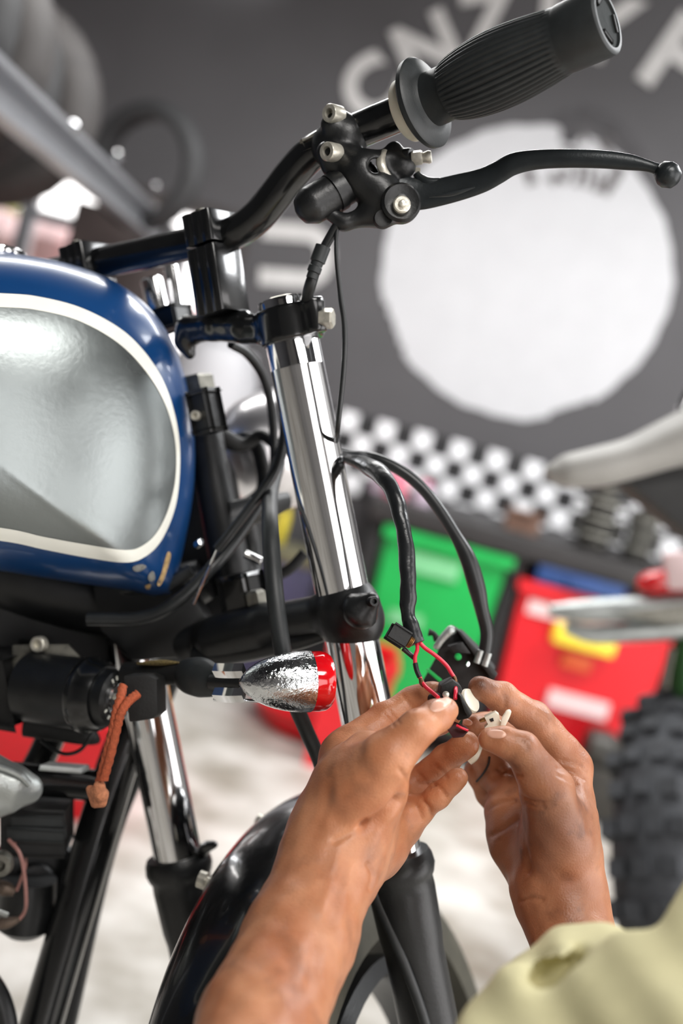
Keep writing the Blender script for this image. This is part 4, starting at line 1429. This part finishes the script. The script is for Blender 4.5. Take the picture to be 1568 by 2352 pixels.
tube('loom_loop', [C(700, 1270, .86), C(660, 1310, .86), C(600, 1330, .86), C(560, 1300, .85)], rp(13, .86), M_MATTE, moto, 12, 6)

# ---------------------------------------------------------------- turn indicator
ind = tube('indicator', [C(292, 1548, .77), C(350, 1547, .755), C(425, 1545, .735)], [rp(27, .77), rp(27, .75), rp(27, .735)], M_MATTE, moto, 22, 4)
ind['label'] = 'chrome bullet indicator with red lens on a black stalk'
M_DUST = mat('gold_grinding_dust', rgb(120, 104, 62), 0.7, 0.2, 0.6, 900, 1.0, 1200)
tube('dust_film', [C(318, 1524, .752), C(370, 1522, .742), C(412, 1522, .733)], [rp(3, .75), rp(7, .74), rp(2, .73)], M_DUST, ind, 8, 4, flat=2.2)
tube('rubber_boot', [C(420, 1548, .737), C(436, 1552, .73), C(462, 1556, .722), C(484, 1562, .716), C(500, 1566, .712)], [rp(34, .73), rp(42, .73), rp(46, .72), rp(40, .715), rp(34, .71)], M_RUBBER, ind, 24, 5, flat=.75, round_end=True)
for (y0, y1) in ((1528, 1532), (1583, 1588)):
    tube('mount_band', [C(494, y0 + 12, .703), C(530, y1 + 9, .694), C(560, y1 + 8, .69)], rp(17, .70), M_CHROME, ind, 4, 2, flat=.6, up=D(0, -1, 0))
tube('mount_core', [C(488, 1566, .71), C(560, 1570, .695)], rp(20, .70), M_SATIN, ind, 12, 2)
tube('mount_plate', [C(494, 1607, .705), C(570, 1609, .692), C(640, 1612, .68)], rp(4, .70), M_CHROME, ind, 8, 3, flat=2.5)
ia = D(1, .03, .34).normalized()
io = C(549, 1568, .676)
bull = []
for i in range(20):
    u = i / 19
    bull.append((.043 * u, .0186 * (1 - (1 - u) ** 2.1) ** .62 + .0012 * (u == 0)))
bull += [(.0435, .0186), (.0435, .0175)]
lathe('bullet_housing', io, ia, bull, M_CHROME_P, ind, 56)
lens = [(.0432, .0172), (.0436, .0180), (.049, .0183), (.053, .0178), (.0555, .0162), (.0565, .0125), (.0570, .006), (.0570, .0002)]
lathe('red_lens', io, ia, lens, M_REDLENS, ind, 56, mod=lambda t, th: 1 + (.004 * math.sin(40 * th) if t < .05 else 0))

# ---------------------------------------------------------------- front wheel and fender
crown = C(682, 1845, .80)
_c, _s = math.cos(math.radians(10)), math.sin(math.radians(10))
WF, WR = FW * _c - R * _s, R * _c + FW * _s        # wheel turned a little further than the bars
RWH = 0.296
axle = crown - U * RWH
wbeta = math.radians(0)


def fender_geo(r0, half, phis, drop):
    V, Fc = [], []
    NS = 26
    for ph in phis:
        rad = U * math.cos(ph) - WF * math.sin(ph)
        for j in range(NS + 1):
            a = -math.pi / 2 + math.pi * j / NS
            sx = math.sin(a)
            cz = max(0.0, math.cos(a))
            x = half * (abs(sx) ** .8) * (1 if sx > 0 else -1)
            z = drop * (cz ** .9 - 1)
            V.append(axle + rad * (r0 + z) + WR * x)
    for i in range(len(phis) - 1):
        for j in range(NS):
            a = i * (NS + 1) + j
            Fc.append((a, a + 1, a + NS + 2, a + NS + 1))
    return V, Fc


phis = [math.radians(-22 + 2.5 * i) for i in range(36)]
bm = bmesh.new()
Vv, Ff = fender_geo(RWH, .047, phis, .048)
vs = [bm.verts.new(v) for v in Vv]
for f in Ff:
    bm.faces.new([vs[i] for i in f])
bmesh.ops.recalc_face_normals(bm, faces=bm.faces)
bmesh.ops.solidify(bm, geom=list(bm.faces), thickness=0.002)
fen = obj('front_fender', bm, M_BLACK, moto, 40)
fen['label'] = 'glossy black front fender'
tr = [tyre_geo(axle, WR, .236, .072, 60)]
M_TREAD = mat('front_tyre_rubber', rgb(62, 60, 50), 0.7, 0, 0.2, 40, 0.4, 200)
obj('front_tyre', tr[0], M_TREAD, moto, 40)
lathe('front_rim', axle, WR, [(-.03, .162), (-.025, .172), (.025, .172), (.03, .162), (.015, .155), (-.015, .155)], M_SATIN, moto, 60, close=True)
lathe('front_hub', axle - WR * .05, WR, [(0, .03), (.01, .045), (.03, .03), (.07, .03), (.09, .045), (.1, .03)], M_ALU, moto, 24)
for ph, a in ((13.5, -1.05), (-6.0, -1.0)):
    ph = math.radians(ph)
    rad = U * math.cos(ph) - WF * math.sin(ph)
    q = axle + rad * (RWH + .048 * (math.cos(a) ** .9 - 1)) - WR * (.047 * abs(math.sin(a)) ** .8)
    nd = (rad * .45 - WR * .9).normalized()
    lathe('fender_bolt', q - nd * .002, nd, [(0, .0032), (.006, .0032), (.006, .0058), (.011, .0058), (.0115, .004)], M_STEEL, fen, 14)

# ---------------------------------------------------------------- wiring hanging off the fork
w1 = tube('wiring_sleeve', [C(742, 1040, .79), C(790, 1052, .765), C(830, 1064, .735), C(872, 1088, .712), C(902, 1130, .698), C(918, 1180, .692), C(930, 1240, .688), C(936, 1310, .684), C(937, 1370, .682), C(936, 1405, .681), C(944, 1440, .680), C(958, 1476, .679)],
          [rp(q, .7) for q in (12, 13, 18, 22, 19, 18, 18, 18.5, 19, 16, 18, 16)], mat('shrink_tube', rgb(28, 30, 32), 0.28, 0, 0.2, 120, 0.5, 160), moto, 20, 8,
          mod=lambda f, t: 1 + .05 * math.sin(37 * f + 2 * t) + .03 * math.sin(80 * f + t))
w1['label'] = 'shiny black taped wiring sleeve'
tube('sleeve_lip', [C(950, 1462, .680), C(957, 1478, .679)], rp(19, .68), M_RUBBER, w1, 16, 2)
tube('red_wire', [C(957, 1474, .679), C(958, 1492, .678), C(953, 1508, .677), C(953, 1524, .676)], rp(4.6, .678), M_REDWIRE, w1, 10, 8)
tube('solder_sleeve', [C(953, 1523, .676), C(957, 1540, .675), C(964, 1556, .674)], rp(6.0, .676), M_CABLE, w1, 10, 6)
tube('red_wire', [C(964, 1555, .674), C(968, 1566, .672), C(978, 1578, .668), C(992, 1590, .662), C(1006, 1602, .655)], rp(4.8, .67), M_REDWIRE, w1, 10, 8)
tube('bare_joint', [C(966, 1558, .673), C(968, 1567, .672), C(973, 1575, .670)], [rp(4.4, .67), rp(6.4, .67), rp(5, .67)], M_COPPER, w1, 10, 4)
tube('red_wire', [C(962, 1474, .679), C(975, 1488, .678), C(992, 1500, .677), C(1010, 1514, .676), C(1026, 1530, .675), C(1036, 1546, .674), C(1044, 1558, .673)], rp(4.9, .676), M_REDWIRE, w1, 10, 8)
tube('bare_joint', [C(1042, 1554, .673), C(1046, 1563, .672), C(1046, 1572, .671)], [rp(4.6, .67), rp(4.2, .67), rp(4.4, .67)], M_COPPER, w1, 10, 4)
tube('red_wire', [C(1046, 1570, .671), C(1046, 1586, .658), C(1045, 1606, .654)], rp(4.6, .67), M_REDWIRE, w1, 10, 6)
tube('short_black_wire', [C(926, 1490, .680), C(938, 1500, .681), C(952, 1512, .681)], rp(6, .68), M_CABLE, w1, 10, 4)
dpl = box('diode_plug', C(914, 1460, .676), D(.83, .55, .1), D(-.5, .82, -.25), D(-.2, .15, .97), (.0098, .0085, .009), M_MATTE, w1, .0012)
for k in range(3):
    q = C(936 + 3 * k, 1471 + 1.5 * k, .677)
    lathe('brass_coil', q, D(.83, .55, .1), [(0, rp(14, .677)), (.0006, rp(16, .677)), (.0012, rp(14, .677))], mat('brass', rgb(178, 140, 92), .35, .9), w1, 20)
w2 = tube('switch_cable', [C(752, 1036, .79), C(800, 1046, .77), C(850, 1050, .755), C(905, 1072, .75), C(960, 1112, .748), C(1005, 1165, .747), C(1045, 1228, .747), C(1075, 1285, .747), C(1095, 1350, .748), C(1106, 1400, .748), C(1117, 1450, .748), C(1114, 1490, .748), C(1108, 1515, .748)],
          [rp(q, .75) for q in (11, 12, 13, 13, 13, 13.5, 14, 19, 20, 16, 15, 15, 14)], M_CABLE, moto, 16, 8)
w2['label'] = 'black cable hanging to the loose switch housing'
hd = .755
sh = prism('switch_housing', [C(972, 1560, hd), C(1000, 1510, hd), C(1012, 1470, hd), C(1048, 1452, hd), C(1085, 1488, hd), C(1132, 1545, hd), C(1118, 1570, hd), C(1080, 1610, hd), C(1010, 1606, hd), C(960, 1600, hd)], D(.006, 0, .028), M_MATTE, moto, .002)
sh['label'] = 'loose black switch housing hanging open'
prism('housing_wall', [C(1046, 1444, .745), C(1060, 1452, .745), C(1144, 1548, .745), C(1132, 1566, .745)], D(0, 0, .03), M_SATIN, sh, .0008)
tube('switch_lever', [C(1002, 1486, .745), C(1016, 1466, .745), C(1036, 1446, .745)], [rp(8, .745), rp(9, .745), rp(11, .745)], M_ALU, sh, 12, 3, round_end=True)
tube('switch_knob', [C(984, 1452, .76), C(996, 1456, .76), C(1004, 1470, .76)], [rp(9, .76), rp(6, .76), rp(9, .76)], M_MATTE, sh, 12, 4)
prism('housing_tab', [C(1028, 1484, .744), C(1062, 1474, .744), C(1082, 1502, .744), C(1040, 1500, .744)], D(0, 0, .006), M_SATIN, sh, .0008)
lathe('indicator_lamp', C(1051, 1508, .744), D(0, 0, -1), [(0, rp(8, .744)), (.002, rp(8, .744)), (.003, rp(5, .744))], M_GREEN, sh, 16)
lathe('housing_screw', C(1072, 1524, .744), D(.2, 0, -1), [(0, rp(8, .744)), (.002, rp(8, .744)), (.003, rp(5, .744))], M_CHROME, sh, 16, flat=.6)
prism('green_slider', [C(978, 1540, .744), C(984, 1536, .744), C(1016, 1562, .744), C(1012, 1570, .744)], D(0, 0, .004), M_GREEN, sh, .0006)
for (px, py) in ((1104, 1505), (1122, 1512)):
    cyl('cable_clip', C(px, py - 12, .745), C(px - 10, py + 18, .745), rp(8, .745), M_ALU, sh, 14)

# ================================================================== the mechanic
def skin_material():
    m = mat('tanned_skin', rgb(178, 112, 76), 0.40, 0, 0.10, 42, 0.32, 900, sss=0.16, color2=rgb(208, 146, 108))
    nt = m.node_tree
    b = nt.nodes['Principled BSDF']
    # grime: greasy noise patches, plus dirt and painted hand shade from the attribute
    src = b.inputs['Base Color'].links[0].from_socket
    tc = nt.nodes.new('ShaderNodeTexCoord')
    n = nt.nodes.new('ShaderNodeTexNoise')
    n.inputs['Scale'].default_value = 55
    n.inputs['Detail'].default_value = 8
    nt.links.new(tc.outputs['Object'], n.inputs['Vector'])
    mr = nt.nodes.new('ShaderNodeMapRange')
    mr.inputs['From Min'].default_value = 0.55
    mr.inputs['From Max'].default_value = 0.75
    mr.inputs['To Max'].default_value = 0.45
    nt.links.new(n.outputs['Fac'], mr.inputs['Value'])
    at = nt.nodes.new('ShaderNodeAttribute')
    at.attribute_name = 'grime_shade'
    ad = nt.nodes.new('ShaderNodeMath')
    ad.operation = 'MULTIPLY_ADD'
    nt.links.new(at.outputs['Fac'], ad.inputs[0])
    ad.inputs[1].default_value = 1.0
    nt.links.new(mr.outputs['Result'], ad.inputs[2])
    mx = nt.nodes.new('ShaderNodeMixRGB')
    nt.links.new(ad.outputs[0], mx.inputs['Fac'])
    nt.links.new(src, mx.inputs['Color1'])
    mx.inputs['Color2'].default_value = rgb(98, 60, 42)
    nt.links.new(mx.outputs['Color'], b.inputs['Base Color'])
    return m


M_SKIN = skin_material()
M_NAIL = mat('fingernail', rgb(222, 172, 150), 0.3, 0, 0.06, 200, sss=0.15)
M_SHIRT = mat('khaki_cotton', rgb(206, 199, 156), 0.85, 0, 0.06, 60, 0.5, 900)

# left arm and hand: chains of (px, py, depth, radius px)
L_palm = [[(540, 2560, .500, 158), (598, 2352, .545, 142), (690, 2150, .592, 127), (764, 1968, .628, 108)],
          [(764, 1968, .628, 104), (806, 1850, .655, 96), (802, 1765, .668, 72)],
          [(800, 1890, .632, 84), (846, 1806, .624, 88)],
          [(800, 1990, .645, 74), (862, 1942, .660, 70), (916, 1892, .668, 54)],
          [(830, 1880, .668, 70), (880, 1820, .684, 58)],
          [(780, 1900, .636, 90), (818, 1800, .640, 88), (850, 1738, .640, 58)]]
L_fing = {
    'thumb': [(842, 1810, .622, 84), (888, 1742, .612, 61), (958, 1674, .612, 43), (1000, 1646, .620, 36), (1024, 1632, .626, 29)],
    'index': [(796, 1728, .672, 56), (888, 1652, .684, 39), (950, 1613, .688, 36), (996, 1596, .682, 32)],
    'middle': [(850, 1760, .690, 46), (955, 1682, .700, 34), (1010, 1655, .694, 30), (1034, 1640, .688, 26)],
    'ring': [(888, 1842, .688, 46), (962, 1794, .692, 33), (1022, 1746, .684, 32), (1070, 1710, .672, 31)],
    'pinky': [(916, 1890, .670, 46), (962, 1862, .666, 31), (1005, 1828, .660, 28), (1052, 1786, .654, 24)]}
R_palm = [[(1372, 2500, .585, 112), (1345, 2330, .622, 102), (1322, 2180, .648, 96), (1288, 2055, .668, 94)],
          [(1286, 2060, .668, 92), (1284, 1950, .668, 90), (1284, 1890, .668, 88)],
          [(1262, 2040, .685, 74), (1200, 1930, .705, 76), (1180, 1870, .714, 68)],
          [(1290, 1880, .690, 72), (1298, 1790, .690, 62)],
          [(1240, 1880, .705, 66), (1230, 1800, .715, 52)]]
R_fing = {
    'thumb': [(1284, 1930, .655, 82), (1256, 1815, .640, 60), (1200, 1722, .634, 40), (1158, 1703, .634, 33), (1126, 1698, .636, 28)],
    'index': [(1304, 1752, .690, 50), (1226, 1654, .684, 40), (1152, 1602, .676, 34), (1102, 1580, .670, 28)],
    'middle': [(1268, 1770, .716, 46), (1206, 1694, .726, 36), (1140, 1662, .718, 29), (1086, 1663, .704, 25)],
    'ring': [(1205, 1838, .722, 52), (1140, 1778, .732, 40), (1102, 1716, .726, 32), (1092, 1690, .716, 28)],
    'pinky': [(1178, 1880, .728, 48), (1126, 1820, .742, 32), (1092, 1770, .738, 28)]}
# shallow skin folds: polylines in px, width px, depth mm
CREASE = [
    ([(835, 1900), (866, 1888), (892, 1868), (918, 1842)], 13, 5.0), ([(770, 1930), (800, 1915), (840, 1893)], 8, 1.6),
    ([(882, 1640), (897, 1655), (905, 1668)], 4, 0.8), ([(893, 1632), (908, 1650), (918, 1662)], 3.5, 0.8),
    ([(926, 1598), (938, 1615), (948, 1630)], 4, 1.0), ([(940, 1640), (955, 1652), (962, 1668)], 4, 0.0),
    ([(972, 1838), (985, 1855), (990, 1874)], 4, 1.4), ([(996, 1800), (1012, 1812), (1024, 1832)], 4, 1.0),
    ([(962, 1800), (980, 1804), (994, 1800)], 5, 1.6), ([(958, 1775), (975, 1792), (985, 1810)], 4, 0.8),
    ([(1000, 1760), (1016, 1772), (1026, 1786)], 4, 0.8), ([(918, 1770), (930, 1785), (938, 1800)], 5, 1.0),
    ([(850, 2040), (856, 2010), (845, 1985)], 6, 1.2), ([(930, 1830), (955, 1850), (968, 1880)], 6, 1.4),
    ([(1150, 1590), (1160, 1604), (1158, 1622)], 4, 0.7), ([(1232, 1632), (1246, 1640), (1256, 1650)], 3.5, 0.6),
    ([(1228, 1640), (1244, 1648), (1252, 1660)], 3.5, 0.6), ([(1290, 1748), (1320, 1752), (1344, 1770)], 4, 0.9),
    ([(1282, 1764), (1310, 1772), (1340, 1788)], 4, 0.9), ([(1278, 1780), (1300, 1790), (1325, 1802)], 4, 0.8),
    ([(1196, 1700), (1206, 1708), (1212, 1722)], 4, 0.6), ([(1190, 1826), (1215, 1838), (1245, 1845)], 5, 1.2),
    ([(1196, 1842), (1225, 1852), (1250, 1855)], 4, 0.8), ([(1104, 1868), (1140, 1845), (1180, 1838)], 5, 1.6),
    ([(1125, 1920), (1160, 1900), (1188, 1880)], 6, 1.6), ([(1194, 2070), (1215, 2062), (1245, 2066)], 5, 1.2),
    ([(1196, 1850), (1200, 1920), (1212, 2000)], 8, 2.0), ([(1094, 1800), (1108, 1790), (1118, 1770)], 4, 1.2),
    ([(1145, 1770), (1170, 1775), (1195, 1782)], 5, 1.0), ([(735, 2150), (722, 2210), (705, 2280)], 18, 0.8),
    ([(778, 1950), (765, 2010), (740, 2100)], 15, -0.9), ([(806, 1990), (794, 2050), (772, 2130)], 14, -0.7),
    ([(1330, 1800), (1342, 1860), (1340, 1920)], 10, -0.5), ([(760, 1790), (752, 1840), (730, 1900)], 12, 0.7)]
# grimy fingertips, with dirt and painted shade on the right hand: (px, py, radius px, amount)
GRIME_SHADE = [(1098, 1578, 46, .8), (1150, 1610, 50, .4), (998, 1590, 36, .5), (1126, 1700, 34, .35), (1084, 1662, 34, .3), (1040, 1620, 20, .3),
         (1240, 1760, 80, .25), (1180, 1890, 90, .55), (1140, 1940, 70, .5), (1215, 2010, 70, .4), (1072, 1712, 30, .2), (1060, 1790, 26, .25), (1330, 1830, 60, .3), (1270, 1900, 150, .8), (1300, 2070, 150, .6), (1240, 1760, 100, .65), (1230, 1660, 70, .45)]  # broad right-hand patches darken it for shade as well as dirt


def hand_field(palm, fingers, k1=0.016, k2=0.0075):
    pc = [chain(c) for c in palm]
    fc = [chain(c) for c in fingers.values()]

    def fld(P):
        d = None
        for c in pc:
            e = eval_chain(P, c, .006)
            d = e if d is None else smin(d, e, k1)
        out = d
        for c in fc:
            e = eval_chain(P, c, .0035)
            out = np.minimum(out, smin(d, e, k2))
        return out
    pts = [p for c in pc + fc for (a, b, r1, r2) in c for q, r in ((a, r1), (b, r2)) for p in (q - r, q + r)]
    return fld, np.min(pts, 0) - .004, np.max(pts, 0) + .004


def seg_dist(X, poly):
    d = np.full(len(X), 1e9)
    for a, b in zip(poly[:-1], poly[1:]):
        a, b = np.array(a, float), np.array(b, float)
        ab = b - a
        t = np.clip(((X - a) @ ab) / ab.dot(ab), 0, 1)
        d = np.minimum(d, np.linalg.norm(X - a - t[:, None] * ab, axis=1))
    return d


AV, AQ, AG = [], [], []
cnt = 0
for palm, fing in ((L_palm, L_fing), (R_palm, R_fing)):
    fld, lo, hi = hand_field(palm, fing)
    V, Q = surface_nets(fld, lo, hi, 0.00125)
    V = laplace(V, Q, 2)
    N = vert_normals(V, Q)
    S = V[:, :2] / V[:, 2:3] * FPX + np.array([IMG_W / 2, IMG_H / 2])
    view = V / np.linalg.norm(V, axis=1)[:, None]
    if (N * (V - V.mean(0))).sum() < 0:
        N = -N
    facing = np.clip(-(N * view).sum(1) * 2.0, 0, 1)
    disp = np.zeros(len(V))
    for poly, w, dep in CREASE:
        dd_ = seg_dist(S, catmull(poly, 4))
        disp -= dep * 1e-3 * np.exp(-(dd_ / w) ** 2) * facing
    # low swells of muscle and tendon
    disp += 0.0005 * np.sin(V[:, 0] * 310 + 2) * np.sin(V[:, 1] * 260) * np.sin(V[:, 2] * 280 + 1)
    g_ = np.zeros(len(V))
    for (gx, gy, gr_, am) in GRIME_SHADE:
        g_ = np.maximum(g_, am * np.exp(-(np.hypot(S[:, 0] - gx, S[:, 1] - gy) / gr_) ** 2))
    V = V + N * disp[:, None]
    AV.append(cam2world(V))
    AQ.append(Q + cnt)
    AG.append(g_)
    cnt += len(V)
AV, AQ, AG = np.vstack(AV), np.vstack(AQ), np.concatenate(AG)
person = thing('person', C(1100, 2300, .55), 'person in a khaki shirt working on wires with both bare hands', 'person')
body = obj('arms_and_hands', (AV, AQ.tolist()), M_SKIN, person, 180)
body['label'] = 'two tanned forearms and grimy hands'
body.data.update()
at = body.data.attributes.new('grime_shade', 'FLOAT', 'POINT')
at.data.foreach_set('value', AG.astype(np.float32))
bvh = BVHTree.FromPolygons([Vector(v) for v in AV], AQ.tolist())


def nail(cx, cy, ang_, la, lb, name='fingernail'):
    """curved nail plate lying on the fingertip, seen at a photo pixel"""
    ca, sa = math.cos(ang_), math.sin(ang_)
    NU, NV = 14, 10
    V, Fc = [], []
    for i in range(NU + 1):
        for j in range(NV + 1):
            u, v = -1 + 2 * i / NU, -1 + 2 * j / NV
            e = (1 - 0.42 * abs(u) ** 3 * (1 if u > 0 else 0.8))
            x, y = u * la * math.sqrt(max(0.05, 1 - 0.35 * v * v)), v * lb * e
            px, py = cx + x * ca - y * sa, cy + x * sa + y * ca
            dr = (C(px, py, 1) - CAM).normalized()
            hit, nn, _, _ = bvh.ray_cast(CAM, dr)
            if hit is None:
                hit, nn, _, _ = bvh.find_nearest(C(px, py, .63))
            if nn.dot(dr) > 0:
                nn = -nn
            edge = max(abs(u), abs(v))
            V.append(hit + nn * (0.0006 * (1 - edge ** 6) + 0.00005))
    for i in range(NU):
        for j in range(NV):
            a = i * (NV + 1) + j
            Fc.append((a, a + 1, a + NV + 2, a + NV + 1))
    return obj(name, (V, Fc), M_NAIL, person, 60)


nail(1012, 1617, math.radians(-27), 27, 14)
nail(1140, 1686, math.radians(4), 22, 10)
nail(1074, 1659, math.radians(18), 11, 7)

# khaki sleeve and shirt front, close to the camera
def cloth_extra(P, d):
    w = 0.0022 * np.sin(P[:, 0] * 95 + P[:, 1] * 140) * np.sin(P[:, 1] * 60 + P[:, 2] * 90 + 1.0)
    w += 0.0012 * np.sin(P[:, 0] * 210 - P[:, 1] * 160 + 2)
    return d + w


sleeve = blob('sleeve', [[(1330, 2330, .500, 168), (1250, 2420, .47, 190), (1180, 2640, .44, 260)],
                         [(1390, 2290, .490, 140), (1480, 2350, .46, 200), (1600, 2500, .43, 300)],
                         [(1690, 2090, .470, 130), (1690, 2300, .45, 160), (1720, 2500, .43, 260)]], M_SHIRT, person, 0.02, h=0.0035, smooth_it=2,
              cutk=.005, cut=[[(x_, y_, .42, r_), (x_ + 3, y_ - 2, .486, r_ * .7)] for x_, y_, r_ in ((1196, 2268, 7), (1212, 2260, 9), (1228, 2252, 11), (1244, 2244, 12), (1260, 2236, 13), (1276, 2228, 14), (1292, 2220, 14), (1308, 2212, 13), (1324, 2204, 10))], extra=cloth_extra)
sleeve['label'] = 'khaki shirt sleeve'

# ---------------------------------------------------------------- things held in the fingers
md = thing('relay_module', C(1045, 1640, .66), 'small taped black relay with a white disc, pinched in the left hand', 'relay')
prism('module_body', [C(1012, 1575, .662), C(1040, 1562, .662), C(1058, 1576, .662), C(1082, 1640, .660), C(1078, 1650, .660), C(1052, 1656, .660), C(1030, 1630, .660), C(1008, 1606, .662)], D(0, 0, .016), M_MATTE, md, .0012)
prism('side_plate', [C(1052, 1592, .652), C(1060, 1600, .652), C(1084, 1640, .652), C(1076, 1650, .652), C(1066, 1634, .652)], D(.001, 0, .008), M_SATIN, md, .0006)
lathe('white_disc', C(1074, 1612, .664), D(.72, -.45, -.5), [(0, .0072), (.0015, .0076), (.003, .007), (.0032, .002)], M_WHITE, md, 28)
lathe('solder_tag', C(1024, 1596, .659), D(-.2, -.4, -.9), [(0, .0022), (.0012, .002), (.0018, .001)], M_STEEL, md, 12)
prism('tape_flap', [C(1024, 1672, .648), C(1044, 1660, .650), C(1072, 1672, .646), C(1078, 1678, .646), C(1064, 1694, .646), C(1040, 1696, .646)], D(0, 0, .006), mat('dark_red_tape', rgb(52, 14, 20), .4), md, .001)
tube('red_lead', [C(1048, 1666, .645), C(1060, 1672, .644), C(1074, 1678, .645)], rp(3, .645), M_REDWIRE, md, 8, 4)
tube('black_tape', [C(988, 1604, .668), C(1004, 1606, .664), C(1016, 1612, .66)], [rp(10, .668), rp(15, .664), rp(12, .66)], M_MATTE, md, 12, 4)

cn = thing('plug_connector', C(1130, 1665, .655), 'white nylon plug connector held between right thumb and forefinger', 'connector')
dd2 = .652
prism('connector_body', [C(1112, 1648, dd2), C(1138, 1636, dd2), C(1146, 1642, dd2), C(1148, 1656, dd2), C(1154, 1662, dd2), C(1146, 1678, dd2), C(1120, 1682, dd2), C(1112, 1672, dd2), C(1120, 1664, dd2)], D(.001, .0005, .010), M_WHITE, cn, .0005)
prism('locking_tab', [C(1148, 1668, .648), C(1152, 1650, .648), C(1162, 1634, .648), C(1170, 1632, .648), C(1174, 1638, .648), C(1168, 1652, .648), C(1158, 1672, .648)], D(.001, 0, .006), M_WHITE, cn, .0008)
prism('slot', [C(1124, 1652, .6515), C(1132, 1649, .6515), C(1134, 1656, .6515), C(1127, 1658, .6515)], D(0, 0, .002), M_MATTE, cn)
tube('brass_pin', [C(1102, 1656, .656), C(1110, 1653, .655), C(1116, 1651, .655)], [rp(4, .655), rp(5, .655), rp(4, .655)], mat('brass', rgb(178, 140, 92), .35, .9), cn, 10, 3)
tube('connector_lead', [C(1108, 1690, .69), C(1100, 1712, .70), C(1090, 1738, .70), C(1078, 1752, .70)], [rp(8, .69), rp(9, .7), rp(9, .7), rp(6, .7)], M_WHITE, cn, 12, 5)
thr = []
for px, py in ((1124, 1738), (1121, 1756), (1110, 1776), (1094, 1795)):
    dr = (C(px, py, 1) - CAM).normalized()
    hit = bvh.ray_cast(CAM, dr)[0]
    thr.append((hit if hit is not None else C(px, py, .71)) - dr * .0008)
tube('dark_thread', thr, rp(2.6, .69), M_CABLE, cn, 8, 6)
